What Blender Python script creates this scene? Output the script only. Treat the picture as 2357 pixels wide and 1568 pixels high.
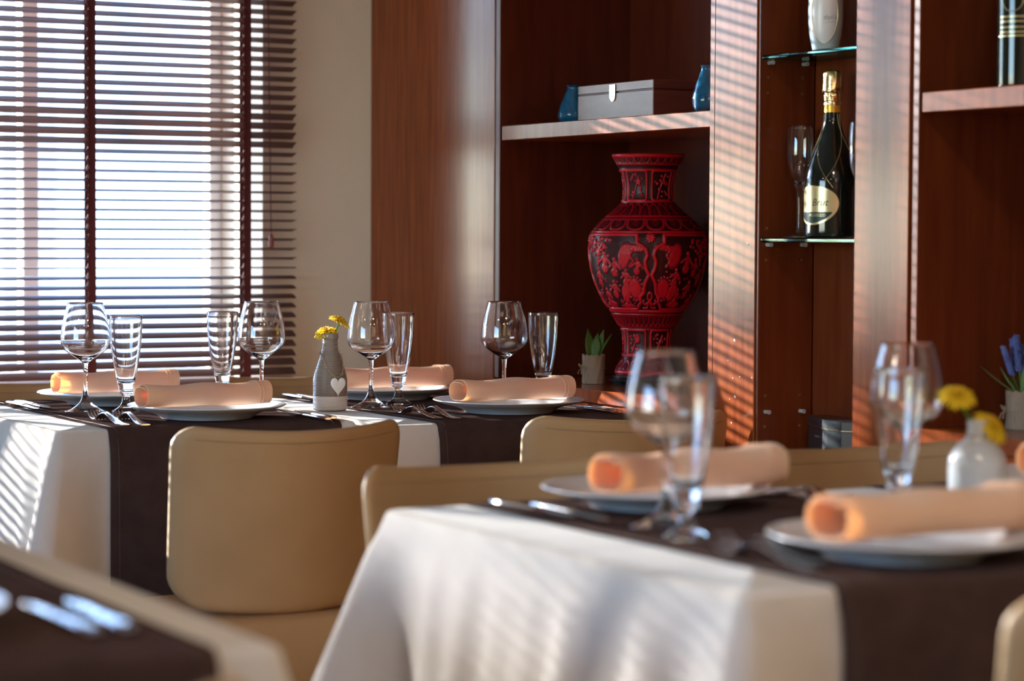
import bpy, bmesh, math, random
import numpy as np
from mathutils import Vector, Matrix, Euler

# ------------------------------------------------------------------ clearing
for o in list(bpy.data.objects):
    bpy.data.objects.remove(o, do_unlink=True)
scene = bpy.context.scene
COL = scene.collection
R = math.radians
PI = math.pi

# ------------------------------------------------------------------ camera
FPX = 5565.0                       # 85 mm lens on a 36 mm sensor, 2357 px wide
YAW, PITCH, ROLL = R(28.5), math.atan(251 / FPX), 0.0052
CAM = Vector((0, 0, 1.14))
r0 = Vector((math.cos(YAW), -math.sin(YAW), 0))
fw = Vector((math.sin(YAW) * math.cos(PITCH), math.cos(YAW) * math.cos(PITCH), -math.sin(PITCH)))
u0 = r0.cross(fw)
cr = (r0 + u0 * ROLL).normalized()
cu = (u0 - r0 * ROLL).normalized()
cam_data = bpy.data.cameras.new('camera')
cam = bpy.data.objects.new('camera', cam_data)
COL.objects.link(cam)
cam.matrix_world = Matrix(((cr.x, cu.x, -fw.x, CAM.x), (cr.y, cu.y, -fw.y, CAM.y), (cr.z, cu.z, -fw.z, CAM.z), (0, 0, 0, 1)))
cam_data.sensor_width = 36
cam_data.lens = 85
cam_data.dof.use_dof = True
cam_data.dof.focus_distance = 5.1
cam_data.dof.aperture_fstop = 2.8
cam_data.clip_end = 200
scene.camera = cam

# ------------------------------------------------------------------ sky, sun, exposure
world = bpy.data.worlds.new('sky')
scene.world = world
world.use_nodes = True
nt = world.node_tree
nt.nodes.clear()
sky = nt.nodes.new('ShaderNodeTexSky')
sky.sky_type = 'NISHITA'
sky.sun_disc = False
sky.sun_elevation = R(30)
sky.sun_rotation = math.atan2(-0.366, 1.0)
sky.air_density = 1.0
sky.dust_density = 0.2
sky.ozone_density = 2.0
bg = nt.nodes.new('ShaderNodeBackground')
bg.inputs[1].default_value = 2.6
wo = nt.nodes.new('ShaderNodeOutputWorld')
tint = nt.nodes.new('ShaderNodeMix')
tint.data_type = 'RGBA'
tint.blend_type = 'MULTIPLY'
tint.inputs[0].default_value = 1.0
tint.inputs[7].default_value = (0.84, 0.95, 1.16, 1)
nt.links.new(sky.outputs[0], tint.inputs[6])
nt.links.new(tint.outputs[2], bg.inputs[0])
nt.links.new(bg.outputs[0], wo.inputs[0])

SUN = Vector((0.366, -1.0, -0.24)).normalized()
sd = bpy.data.lights.new('sun', 'SUN')
sd.energy = 40.0
sd.angle = R(0.53)
sd.color = (1.0, 0.97, 0.95)
sun = bpy.data.objects.new('sun', sd)
COL.objects.link(sun)
sun.rotation_euler = SUN.to_track_quat('-Z', 'Y').to_euler()
sun.location = (-3, 12, 6)

LAMP_W = 16.5                      # each added ceiling fill lamp (built below with its fixture)

vs = scene.view_settings
vs.view_transform = 'Standard'
vs.look = 'None'
vs.exposure = 0.0
vs.gamma = 1.0
vs.use_curve_mapping = False
cy = scene.cycles
cy.max_bounces = 14
cy.diffuse_bounces = 5
cy.glossy_bounces = 5
cy.transmission_bounces = 12
cy.transparent_max_bounces = 12
cy.sample_clamp_indirect = 50.0
cy.use_denoising = True


def ray(px, py):
    return fw + cr * ((px - 1178.5) / FPX) - cu * ((py - 784.0) / FPX)


def T(px, py, z=0.75):             # point of the photograph on a horizontal plane (table top)
    d = ray(px, py)
    return CAM + d * ((z - CAM.z) / d.z)


def PX(px, py, x):                 # ... on a plane of constant x (bookcase front)
    d = ray(px, py)
    return CAM + d * (x / d.x)


def PY(px, py, y):                 # ... on a plane of constant y (window wall)
    d = ray(px, py)
    return CAM + d * (y / d.y)


# ------------------------------------------------------------------ materials
MATS = {}


def new_mat(name):
    m = bpy.data.materials.new(name)
    m.use_nodes = True
    n = m.node_tree
    n.nodes.clear()
    out = n.nodes.new('ShaderNodeOutputMaterial')
    MATS[name] = m
    return m, n, out


def pbr(name, c, rough=0.5, metal=0.0, c2=None, scale=30.0, stretch=(1, 1, 1), bump=0.0, bscale=None, spec=0.5,
        trans=0.0, ior=1.45, coat=0.0, detail=4.0, sheen=0.0, emit=None, estr=0.0, aniso=0.0):
    m, n, out = new_mat(name)
    p = n.nodes.new('ShaderNodeBsdfPrincipled')
    p.inputs['Base Color'].default_value = (*c, 1)
    p.inputs['Roughness'].default_value = rough
    p.inputs['Metallic'].default_value = metal
    p.inputs['Specular IOR Level'].default_value = spec
    p.inputs['Transmission Weight'].default_value = trans
    p.inputs['IOR'].default_value = ior
    p.inputs['Coat Weight'].default_value = coat
    p.inputs['Coat Roughness'].default_value = 0.12
    p.inputs['Sheen Weight'].default_value = sheen
    if emit:
        p.inputs['Emission Color'].default_value = (*emit, 1)
        p.inputs['Emission Strength'].default_value = estr
    n.links.new(p.outputs[0], out.inputs[0])
    if c2 or bump:
        tc = n.nodes.new('ShaderNodeTexCoord')
        mp = n.nodes.new('ShaderNodeMapping')
        mp.inputs['Scale'].default_value = stretch
        n.links.new(tc.outputs['Object'], mp.inputs[0])
        if c2:
            nz = n.nodes.new('ShaderNodeTexNoise')
            nz.inputs['Scale'].default_value = scale
            nz.inputs['Detail'].default_value = detail
            n.links.new(mp.outputs[0], nz.inputs[0])
            rp = n.nodes.new('ShaderNodeValToRGB')
            rp.color_ramp.elements[0].position = 0.3
            rp.color_ramp.elements[1].position = 0.7
            rp.color_ramp.elements[0].color = (*c, 1)
            rp.color_ramp.elements[1].color = (*c2, 1)
            n.links.new(nz.outputs[0], rp.inputs[0])
            n.links.new(rp.outputs[0], p.inputs['Base Color'])
        if bump:
            nb = n.nodes.new('ShaderNodeTexNoise')
            nb.inputs['Scale'].default_value = bscale or scale * 4
            nb.inputs['Detail'].default_value = 3
            n.links.new(mp.outputs[0], nb.inputs[0])
            bp = n.nodes.new('ShaderNodeBump')
            bp.inputs['Strength'].default_value = bump
            bp.inputs['Distance'].default_value = 0.002
            n.links.new(nb.outputs[0], bp.inputs['Height'])
            n.links.new(bp.outputs[0], p.inputs['Normal'])
    return m


def fabric(name, c, c2, tcol, tw, weave=900.0, bump=0.25, pattern=0.0):
    """woven cloth: diffuse with some light passing through, fine weave relief"""
    m, n, out = new_mat(name)
    tc = n.nodes.new('ShaderNodeTexCoord')
    nz = n.nodes.new('ShaderNodeTexNoise')
    nz.inputs['Scale'].default_value = 26
    nz.inputs['Detail'].default_value = 5
    n.links.new(tc.outputs['Object'], nz.inputs[0])
    rp = n.nodes.new('ShaderNodeValToRGB')
    rp.color_ramp.elements[0].position = 0.35
    rp.color_ramp.elements[1].position = 0.65
    rp.color_ramp.elements[0].color = (*c, 1)
    rp.color_ramp.elements[1].color = (*c2, 1)
    n.links.new(nz.outputs[0], rp.inputs[0])
    nb = n.nodes.new('ShaderNodeTexNoise')
    nb.inputs['Scale'].default_value = weave
    nb.inputs['Detail'].default_value = 2
    n.links.new(tc.outputs['Object'], nb.inputs[0])
    bp = n.nodes.new('ShaderNodeBump')
    bp.inputs['Strength'].default_value = bump
    bp.inputs['Distance'].default_value = 0.001
    n.links.new(nb.outputs[0], bp.inputs['Height'])
    d = n.nodes.new('ShaderNodeBsdfDiffuse')
    d.inputs['Roughness'].default_value = 0.6
    n.links.new(rp.outputs[0], d.inputs[0])
    n.links.new(bp.outputs[0], d.inputs['Normal'])
    t = n.nodes.new('ShaderNodeBsdfTranslucent')
    t.inputs[0].default_value = (*tcol, 1)
    mx = n.nodes.new('ShaderNodeMixShader')
    mx.inputs[0].default_value = tw
    n.links.new(d.outputs[0], mx.inputs[1])
    n.links.new(t.outputs[0], mx.inputs[2])
    n.links.new(mx.outputs[0], out.inputs[0])
    return m


def clear_glass(name, col=(1, 1, 1), rough=0.0, ior=1.5):
    m, n, out = new_mat(name)
    g = n.nodes.new('ShaderNodeBsdfGlass')
    g.inputs['Color'].default_value = (*col, 1)
    g.inputs['Roughness'].default_value = max(rough, 0.02)
    g.inputs['IOR'].default_value = ior
    n.links.new(g.outputs[0], out.inputs[0])
    return m


def pane_glass(name):
    """thin window pane: transparent, mirror-like at grazing angles"""
    m, n, out = new_mat(name)
    tr = n.nodes.new('ShaderNodeBsdfTransparent')
    tr.inputs[0].default_value = (0.95, 0.97, 0.97, 1)
    gl = n.nodes.new('ShaderNodeBsdfGlossy')
    gl.inputs['Roughness'].default_value = 0.0
    fr = n.nodes.new('ShaderNodeFresnel')
    fr.inputs[0].default_value = 1.45
    mx = n.nodes.new('ShaderNodeMixShader')
    n.links.new(fr.outputs[0], mx.inputs[0])
    n.links.new(tr.outputs[0], mx.inputs[1])
    n.links.new(gl.outputs[0], mx.inputs[2])
    n.links.new(mx.outputs[0], out.inputs[0])
    return m


def attr_mat(name, attr, c_lo, c_hi, rough=0.3, coat=0.0, lo=0.25, hi=0.7):
    m, n, out = new_mat(name)
    a = n.nodes.new('ShaderNodeAttribute')
    a.attribute_name = attr
    rp = n.nodes.new('ShaderNodeValToRGB')
    rp.color_ramp.elements[0].position = lo
    rp.color_ramp.elements[1].position = hi
    rp.color_ramp.elements[0].color = (*c_lo, 1)
    rp.color_ramp.elements[1].color = (*c_hi, 1)
    n.links.new(a.outputs['Fac'], rp.inputs[0])
    p = n.nodes.new('ShaderNodeBsdfPrincipled')
    p.inputs['Roughness'].default_value = rough
    p.inputs['Coat Weight'].default_value = coat
    p.inputs['Specular IOR Level'].default_value = 0.28
    p.inputs['Coat Roughness'].default_value = 0.15
    n.links.new(rp.outputs[0], p.inputs['Base Color'])
    n.links.new(p.outputs[0], out.inputs[0])
    return m


def weave_mat(name, c, c2, scale=1100):
    m, n, out = new_mat(name)
    tc = n.nodes.new('ShaderNodeTexCoord')
    ws = []
    for d in ('X', 'Z'):
        w = n.nodes.new('ShaderNodeTexWave')
        w.bands_direction = d
        w.inputs['Scale'].default_value = scale / 6.28
        w.inputs['Distortion'].default_value = 1.5
        n.links.new(tc.outputs['Object'], w.inputs[0])
        ws.append(w)
    mm = n.nodes.new('ShaderNodeMath')
    mm.operation = 'MULTIPLY'
    n.links.new(ws[0].outputs['Fac'], mm.inputs[0])
    n.links.new(ws[1].outputs['Fac'], mm.inputs[1])
    rp = n.nodes.new('ShaderNodeValToRGB')
    rp.color_ramp.elements[0].color = (*c2, 1)
    rp.color_ramp.elements[1].color = (*c, 1)
    n.links.new(mm.outputs[0], rp.inputs[0])
    p = n.nodes.new('ShaderNodeBsdfPrincipled')
    p.inputs['Roughness'].default_value = 0.9
    n.links.new(rp.outputs[0], p.inputs['Base Color'])
    bp = n.nodes.new('ShaderNodeBump')
    bp.inputs['Strength'].default_value = 0.5
    bp.inputs['Distance'].default_value = 0.001
    n.links.new(mm.outputs[0], bp.inputs['Height'])
    n.links.new(bp.outputs[0], p.inputs['Normal'])
    n.links.new(p.outputs[0], out.inputs[0])
    return m


M = {}
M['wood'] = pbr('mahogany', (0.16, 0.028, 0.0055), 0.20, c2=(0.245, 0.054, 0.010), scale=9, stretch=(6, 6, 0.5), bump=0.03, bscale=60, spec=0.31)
M['wood_shaded'] = pbr('mahogany_shaded', (0.066, 0.008, 0.0022), 0.36, c2=(0.10, 0.016, 0.0045), scale=9, stretch=(6, 6, 0.5), bump=0.04, bscale=60)  # same mahogany, darkened: the shade of the open bays is in the colour
M['wood_half_shade'] = pbr('mahogany_half_shade', (0.125, 0.022, 0.006), 0.34, c2=(0.18, 0.038, 0.010), scale=9, stretch=(6, 6, 0.5), bump=0.04, bscale=60, spec=0.4)  # same mahogany, darkened less: niche and stile shade is in the colour
M['wood_dark'] = pbr('dark_stained_wood', (0.03, 0.009, 0.006), 0.4, c2=(0.05, 0.015, 0.01), scale=12, stretch=(1, 6, 6))
M['slat'] = pbr('blind_slat_brown', (0.085, 0.04, 0.03), 0.5, c2=(0.12, 0.055, 0.042), scale=8, stretch=(0.3, 8, 8), spec=0.28)
M['tape'] = pbr('blind_tape_oxblood', (0.075, 0.012, 0.014), 0.85, c2=(0.11, 0.02, 0.02), scale=300)
M['wall'] = pbr('painted_plaster', (0.72, 0.63, 0.50), 0.85, c2=(0.76, 0.67, 0.54), scale=3, bump=0.05, bscale=220)
M['ceiling'] = pbr('ceiling_white', (0.75, 0.72, 0.66), 0.9, c2=(0.78, 0.75, 0.70), scale=3)
M['floor'] = pbr('floor_wood', (0.10, 0.045, 0.025), 0.4, c2=(0.16, 0.075, 0.04), scale=5, stretch=(0.6, 6, 1))
M['pvc'] = pbr('window_pvc', (0.78, 0.78, 0.80), 0.35, c2=(0.8, 0.8, 0.82), scale=4)
M['plaster_out'] = pbr('exterior_plaster', (0.36, 0.30, 0.285), 0.9, c2=(0.40, 0.335, 0.32), scale=1.2)
M['plaster_white'] = pbr('exterior_white', (0.86, 0.85, 0.83), 0.9, c2=(0.9, 0.89, 0.87), scale=1.2)
M['paving'] = pbr('exterior_paving', (0.74, 0.72, 0.68), 0.9, c2=(0.80, 0.78, 0.74), scale=2)
M['cloth'] = fabric('tablecloth_ivory', (0.77, 0.74, 0.70), (0.81, 0.78, 0.74), (0.90, 0.68, 0.48), 0.28, 500, 0.2)
M['runner'] = fabric('runner_brown', (0.060, 0.036, 0.032), (0.075, 0.046, 0.040), (0.08, 0.03, 0.02), 0.05, 700, 0.5)
M['napkin'] = fabric('napkin_apricot', (0.86, 0.74, 0.575), (0.89, 0.77, 0.605), (1.0, 0.61, 0.26), 0.45, 900, 0.15)
M['leather'] = pbr('chair_leatherette', (0.385, 0.235, 0.112), 0.5, c2=(0.44, 0.275, 0.134), scale=7, bump=0.12, bscale=260, spec=0.4)
M['chair_leg'] = pbr('chair_leg_wood', (0.06, 0.02, 0.012), 0.35, c2=(0.09, 0.03, 0.018), scale=10, stretch=(6, 6, 0.6))
M['porcelain'] = pbr('porcelain', (0.66, 0.67, 0.69), 0.16, c2=(0.68, 0.69, 0.71), scale=4, spec=0.4)
M['steel'] = pbr('cutlery_steel', (0.72, 0.70, 0.68), 0.12, 1.0, c2=(0.76, 0.74, 0.72), scale=40, stretch=(1, 8, 1))
M['glass'] = clear_glass('drinking_glass')
M['shelf_glass'] = clear_glass('green_edge_glass', (0.62, 0.93, 0.90), ior=1.52)
M['pane'] = pane_glass('window_pane')
M['glaze'] = pbr('vase_glaze_taupe', (0.225, 0.182, 0.148), 0.14, c2=(0.275, 0.225, 0.185), scale=14, coat=0.35)
M['glaze_white'] = pbr('vase_glaze_white', (0.72, 0.70, 0.66), 0.25, c2=(0.76, 0.74, 0.70), scale=14)
M['glaze_blue'] = pbr('vase_glaze_pale', (0.55, 0.57, 0.60), 0.15, c2=(0.62, 0.64, 0.67), scale=14, coat=0.3)
M['twine'] = pbr('jute_twine', (0.30, 0.20, 0.12), 0.95, c2=(0.42, 0.30, 0.19), scale=400)
M['heart'] = pbr('white_clay', (0.80, 0.78, 0.74), 0.55, c2=(0.83, 0.81, 0.77), scale=40)
M['stem'] = pbr('flower_stem', (0.07, 0.20, 0.02), 0.5, c2=(0.11, 0.26, 0.04), scale=60)
M['petal'] = attr_mat('petal_yellow', 'tip', (0.95, 0.68, 0.03), (0.45, 0.11, 0.02), 0.6, lo=0.45, hi=1.0)
M['lacquer'] = attr_mat('carved_lacquer', 'relief', (0.035, 0.002, 0.004), (0.50, 0.004, 0.014), 0.36, coat=0.08, lo=0.08, hi=0.62)
M['black_wood'] = pbr('black_lacquer_stand', (0.012, 0.014, 0.014), 0.2, c2=(0.02, 0.022, 0.022), scale=20)
M['box_wood'] = pbr('box_mahogany', (0.115, 0.030, 0.022), 0.30, c2=(0.16, 0.045, 0.032), scale=14, stretch=(1, 1, 5))
M['clasp'] = pbr('clasp_nickel', (0.70, 0.70, 0.62), 0.22, 1.0, c2=(0.75, 0.75, 0.68), scale=60)
M['blue_glass'] = pbr('blue_art_glass', (0.001, 0.075, 0.20), 0.07, c2=(0.004, 0.20, 0.40), scale=45, trans=0.30, ior=1.5, coat=0.5, bump=0.9, bscale=70)
M['burlap'] = weave_mat('burlap', (0.46, 0.36, 0.27), (0.26, 0.19, 0.13))
M['soil'] = pbr('dark_soil', (0.03, 0.02, 0.012), 0.95, c2=(0.06, 0.04, 0.025), scale=160, bump=0.6)
M['leaf'] = pbr('succulent_leaf', (0.035, 0.105, 0.008), 0.4, c2=(0.06, 0.16, 0.015), scale=25)
M['leaf2'] = pbr('lavender_leaf', (0.10, 0.20, 0.05), 0.6, c2=(0.15, 0.27, 0.08), scale=40)
M['bud'] = pbr('lavender_bud', (0.075, 0.11, 0.33), 0.8, c2=(0.14, 0.19, 0.46), scale=60)
M['bottle'] = pbr('black_green_bottle', (0.004, 0.008, 0.006), 0.06, c2=(0.006, 0.011, 0.008), scale=10, coat=0.4)
M['gold'] = pbr('gold_foil', (0.78, 0.58, 0.25), 0.24, 1.0, c2=(0.86, 0.70, 0.38), scale=60, bump=0.5, bscale=90)
M['gold_paper'] = pbr('gold_label', (0.66, 0.55, 0.27), 0.30, 0.7, c2=(0.74, 0.63, 0.36), scale=40)
M['gold_band'] = pbr('orange_gold_band', (0.80, 0.42, 0.04), 0.35, 0.5, c2=(0.85, 0.50, 0.07), scale=60)
M['green_paper'] = pbr('dark_green_label', (0.015, 0.045, 0.035), 0.35, c2=(0.02, 0.06, 0.045), scale=50)
M['white_paper'] = pbr('white_label', (0.82, 0.84, 0.86), 0.36, c2=(0.86, 0.88, 0.90), scale=20, spec=0.8, coat=0.3)
M['ink'] = pbr('label_ink', (0.05, 0.035, 0.03), 0.6, c2=(0.07, 0.05, 0.04), scale=90)
M['grey_ink'] = pbr('label_grey_ink', (0.30, 0.36, 0.38), 0.5, c2=(0.34, 0.40, 0.42), scale=90)
M['frost'] = pbr('pale_liqueur_bottle', (0.42, 0.50, 0.54), 0.10, c2=(0.50, 0.58, 0.62), scale=10, coat=0.5)
M['tin'] = pbr('black_tin', (0.012, 0.020, 0.026), 0.28, 0.0, c2=(0.02, 0.03, 0.036), scale=30, coat=0.3)
M['tin_rim'] = pbr('tin_gold_rim', (0.75, 0.66, 0.45), 0.25, 1.0, c2=(0.8, 0.72, 0.5), scale=30)
M['pin'] = pbr('shelf_pin_clear', (0.75, 0.75, 0.72), 0.15, c2=(0.8, 0.8, 0.77), scale=60, trans=0.5)
M['hole'] = pbr('brass_bush', (0.25, 0.17, 0.06), 0.4, 0.8, c2=(0.3, 0.2, 0.08), scale=60)
M['chip'] = pbr('chipped_filler', (0.8, 0.78, 0.74), 0.8, c2=(0.84, 0.82, 0.78), scale=80)
M['lamp'] = pbr('lamp_diffuser', (0.9, 0.85, 0.75), 0.5, c2=(0.9, 0.86, 0.78), scale=10, emit=(1.0, 0.80, 0.56), estr=4.0)
M['lamp_ring'] = pbr('lamp_ring_white', (0.7, 0.7, 0.68), 0.4, c2=(0.74, 0.74, 0.72), scale=10)


# ------------------------------------------------------------------ mesh helpers
class MB:
    def __init__(s):
        s.v, s.f, s.m, s.n = [], [], [], 0

    def add(s, v, f, mi=0, mat=None):
        v = np.asarray(v, float).reshape(-1, 3)
        if mat is not None:
            a = np.array(mat)
            v = v @ a[:3, :3].T + a[:3, 3]
        s.v.append(v)
        k = s.n
        s.f += [tuple(i + k for i in q) for q in f]
        s.m += [mi] * len(f)
        s.n += len(v)
        return s

    def box(s, lo, hi, b=0.0015, mi=0, mat=None):
        lo, hi = np.array(lo, float), np.array(hi, float)
        b = min(b, 0.3 * float((hi - lo).min()))
        c, h = (lo + hi) / 2, (hi - lo) / 2
        vs_, idx = [], {}
        for sx in (-1, 1):
            for sy in (-1, 1):
                for sz in (-1, 1):
                    for ax in range(3):
                        p = np.array([sx, sy, sz]) * (h - b)
                        p[ax] = (sx, sy, sz)[ax] * h[ax]
                        idx[(sx, sy, sz, ax)] = len(vs_)
                        vs_.append(c + p)
        fs = []
        for ax in range(3):
            o1, o2 = [a for a in range(3) if a != ax]
            for sg in (-1, 1):
                q = []
                for (a, bb) in ((-1, -1), (1, -1), (1, 1), (-1, 1)):
                    t = [0, 0, 0]
                    t[ax], t[o1], t[o2] = sg, a, bb
                    q.append(idx[(*t, ax)])
                fs.append(q)
            # edges along ax
            for a in (-1, 1):
                for bb in (-1, 1):
                    q = []
                    for e in (-1, 1):
                        t = [0, 0, 0]
                        t[ax], t[o1], t[o2] = e, a, bb
                        q += [idx[(*t, o1)], idx[(*t, o2)]] if e < 0 else [idx[(*t, o2)], idx[(*t, o1)]]
                    fs.append(q)
        for sx in (-1, 1):
            for sy in (-1, 1):
                for sz in (-1, 1):
                    fs.append([idx[(sx, sy, sz, a)] for a in range(3)])
        V = np.array(vs_)
        out = []
        for q in fs:
            p = V[list(q)]
            nrm = np.cross(p[1] - p[0], p[2] - p[0])
            out.append(q if np.dot(nrm, p.mean(0) - c) > 0 else q[::-1])
        return s.add(V, out, mi, mat)

    def lathe(s, prof, seg=48, mi=0, mat=None, loop=False):
        """prof: (r, z) from bottom to top on the outside"""
        vs_, rows = [], []
        for r, z in prof:
            if r < 1e-6:
                rows.append([len(vs_)] * seg)
                vs_.append((0, 0, z))
            else:
                rows.append([len(vs_) + i for i in range(seg)])
                for i in range(seg):
                    a = 2 * PI * i / seg
                    vs_.append((r * math.cos(a), r * math.sin(a), z))
        fs = []
        n = len(rows)
        for j in range(n if loop else n - 1):
            A, B = rows[j], rows[(j + 1) % n]
            for i in range(seg):
                k = (i + 1) % seg
                q = []
                for x in (A[i], A[k], B[k], B[i]):
                    if x not in q:
                        q.append(x)
                if len(q) > 2:
                    fs.append(q)
        return s.add(vs_, fs, mi, mat)

    def tube(s, pts, rad, seg=8, mi=0, mat=None, cap=True, flat=1.0):
        pts = [Vector(p) for p in pts]
        n = len(pts)
        rad = [rad] * n if not hasattr(rad, '__len__') else rad
        vs_, fs = [], []
        t0 = (pts[1] - pts[0]).normalized()
        ref = Vector((0, 0, 1)) if abs(t0.z) < 0.9 else Vector((1, 0, 0))
        for i in range(n):
            t = (pts[min(i + 1, n - 1)] - pts[max(i - 1, 0)]).normalized()
            a = t.cross(ref)
            a = a.normalized() if a.length > 1e-6 else Vector((1, 0, 0))
            b = a.cross(t).normalized()
            ref = b
            for k in range(seg):
                th = 2 * PI * k / seg
                vs_.append(pts[i] + a * (rad[i] * math.cos(th)) + b * (rad[i] * flat * math.sin(th)))
        for i in range(n - 1):
            for k in range(seg):
                l = (k + 1) % seg
                fs.append((i * seg + k, i * seg + l, (i + 1) * seg + l, (i + 1) * seg + k))
        if cap:
            fs.append(tuple(range(seg))[::-1])
            fs.append(tuple((n - 1) * seg + k for k in range(seg)))
        return s.add([tuple(p) for p in vs_], fs, mi, mat)

    def grid(s, P, mi=0, mat=None, close_u=False, flip=False):
        P = np.asarray(P, float)
        a, b = P.shape[:2]
        fs = []
        for i in range(a - 1):
            for j in range(b if close_u else b - 1):
                k = (j + 1) % b
                q = (i * b + j, i * b + k, (i + 1) * b + k, (i + 1) * b + j)
                fs.append(q[::-1] if flip else q)
        return s.add(P.reshape(-1, 3), fs, mi, mat)

    def build(s, name, mats, parent=None, ang=35, flat=False):
        me = bpy.data.meshes.new(name)
        me.from_pydata(np.concatenate(s.v).tolist(), [], s.f)
        mats = mats if isinstance(mats, (list, tuple)) else [mats]
        for m in mats:
            me.materials.append(m)
        if len(mats) > 1:
            me.polygons.foreach_set('material_index', s.m)
        if not flat:
            me.polygons.foreach_set('use_smooth', [True] * len(s.f))
            me.set_sharp_from_angle(angle=R(ang))
        me.update()
        o = bpy.data.objects.new(name, me)
        COL.objects.link(o)
        if parent:
            o.parent = parent
        return o


def thing(name, label, cat, loc=(0, 0, 0), rz=0.0, group=None):
    o = bpy.data.objects.new(name, None)
    o.empty_display_size = 0.05
    COL.objects.link(o)
    o.location = loc
    o.rotation_euler = (0, 0, rz)
    return tag(o, label, cat, group)


def tag(o, label, cat, group=None):
    o['label'] = label
    o['category'] = cat
    if group:
        o['group'] = group
    return o


def struct(o):
    o['kind'] = 'structure'
    return o


def dup(root, label, group, loc, rz=0.0, scale=None):
    def cp(o, parent):
        c = o.copy()
        COL.objects.link(c)
        if parent:
            c.parent = parent
        for ch in [x for x in bpy.data.objects if x.parent == o]:
            cp(ch, c)
        return c
    r = cp(root, None)
    r.location = loc
    r.rotation_euler = (0, 0, rz)
    if scale:
        r.scale = scale
    r['label'] = label
    r['group'] = group
    return r


def rot(axis, a):
    return Matrix.Rotation(a, 4, axis)


def tr(x, y, z):
    return Matrix.Translation((x, y, z))


def smooth_prof(pts, n):
    """Catmull-Rom through (r, z) points"""
    p = [np.array(q, float) for q in pts]
    p = [2 * p[0] - p[1]] + p + [2 * p[-1] - p[-2]]
    out = []
    for i in range(1, len(p) - 2):
        for k in range(n):
            t = k / n
            out.append(0.5 * ((2 * p[i]) + (-p[i - 1] + p[i + 1]) * t + (2 * p[i - 1] - 5 * p[i] + 4 * p[i + 1] - p[i + 2]) * t * t
                              + (-p[i - 1] + 3 * p[i] - 3 * p[i + 1] + p[i + 2]) * t ** 3))
    out.append(p[-2])
    return [(max(0.0, float(q[0])), float(q[1])) for q in out]


def text_geo(body, size):
    cu_ = bpy.data.curves.new('lettering', 'FONT')
    cu_.body = body
    cu_.size = size
    cu_.align_x = 'CENTER'
    cu_.align_y = 'CENTER'
    o = bpy.data.objects.new('lettering', cu_)
    COL.objects.link(o)
    dg = bpy.context.evaluated_depsgraph_get()
    me = o.evaluated_get(dg).to_mesh()
    v = np.array([tuple(x.co) for x in me.vertices])
    f = [tuple(p.vertices) for p in me.polygons]
    o.evaluated_get(dg).to_mesh_clear()
    bpy.data.objects.remove(o, do_unlink=True)
    bpy.data.curves.remove(cu_)
    return v, f


# ================================================================== THE ROOM
XB = 2.716                          # front plane of the bookcase
YW = 5.79                           # inner face of the window wall
WX0, WX1, WZ0, WZ1 = -0.15, 2.410, 0.70, 2.35
fl = struct(MB().box((-3.6, -2.2, -0.1), (3.4, 6.14, 0.0), 0).build('floor', M['floor']))
ce = struct(MB().box((-3.6, -2.2, 2.75), (3.4, 6.14, 2.85), 0).build('ceiling', M['ceiling']))
b = MB()
b.box((-3.6, YW, 0.0), (WX0, 6.14, 2.75), 0)
b.box((WX1, YW, 0.0), (3.4, 6.14, 2.75), 0)
b.box((WX0, YW, 0.0), (WX1, 6.14, WZ0), 0)
b.box((WX0, YW, WZ1), (WX1, 6.14, 2.75), 0)
struct(b.build('wall_back', M['wall']))
struct(MB().box((3.12, -2.2, 0), (3.4, YW, 2.75), 0).build('wall_right', M['wall']))
struct(MB().box((-3.6, -2.4, 0), (3.4, -2.2, 2.75), 0).build('wall_front', M['wall']))
b = MB()                            # left wall with the dining room's second window
b.box((-3.8, -2.4, 0), (-3.6, 0.6, 2.75), 0)
b.box((-3.8, 3.6, 0), (-3.6, 6.14, 2.75), 0)
b.box((-3.8, 0.6, 0), (-3.6, 3.6, 0.8), 0)
b.box((-3.8, 0.6, 2.3), (-3.6, 3.6, 2.75), 0)
struct(b.build('wall_left', M['wall']))


def window(name, ax, lo, hi, z0, z1, pos, bars):
    """pvc frame in a wall opening; ax 0: runs along x at y = pos, ax 1: runs along y at x = pos"""
    w = bpy.data.objects.new(name, None)
    COL.objects.link(w)
    struct(w)

    def bx(a0, a1, zz0, zz1, d0, d1, nm, m):
        if ax == 0:
            MB().box((a0, pos + d0, zz0), (a1, pos + d1, zz1), 0.004).build(nm, m, w)
        else:
            MB().box((pos + d0, a0, zz0), (pos + d1, a1, zz1), 0.004).build(nm, m, w)
    bx(lo, lo + 0.07, z0, z1, -0.03, 0.03, 'frame_stile', M['pvc'])
    bx(hi - 0.034, hi, z0, z1, -0.03, 0.03, 'frame_stile', M['pvc'])
    bx(lo + 0.07, hi - 0.034, z0, z0 + 0.07, -0.03, 0.03, 'frame_rail', M['pvc'])
    bx(lo + 0.07, hi - 0.034, z1 - 0.07, z1, -0.03, 0.03, 'frame_rail', M['pvc'])
    edges = [lo + 0.07] + [q for c in bars for q in (c - 0.021, c + 0.021)] + [hi - 0.034]
    for c in bars:
        bx(c - 0.021, c + 0.021, z0 + 0.07, z1 - 0.07, -0.03, 0.03, 'mullion', M['pvc'])
    for a, c in zip(edges[::2], edges[1::2]):
        bx(a, c, z0 + 0.07, z1 - 0.07, -0.003, 0.003, 'pane', M['pane'])
    return w


w1 = window('window_1', 0, WX0, WX1, WZ0, WZ1, 6.10, (0.40, 1.14, 1.885))
MB().box((WX0, YW - 0.02, WZ0 - 0.03), (WX1, 6.06, WZ0 + 0.004), 0.004).build('sill', M['pvc'], w1)
window('window_2', 1, 0.6, 3.6, 0.8, 2.3, -3.70, (1.6, 2.6))

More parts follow.
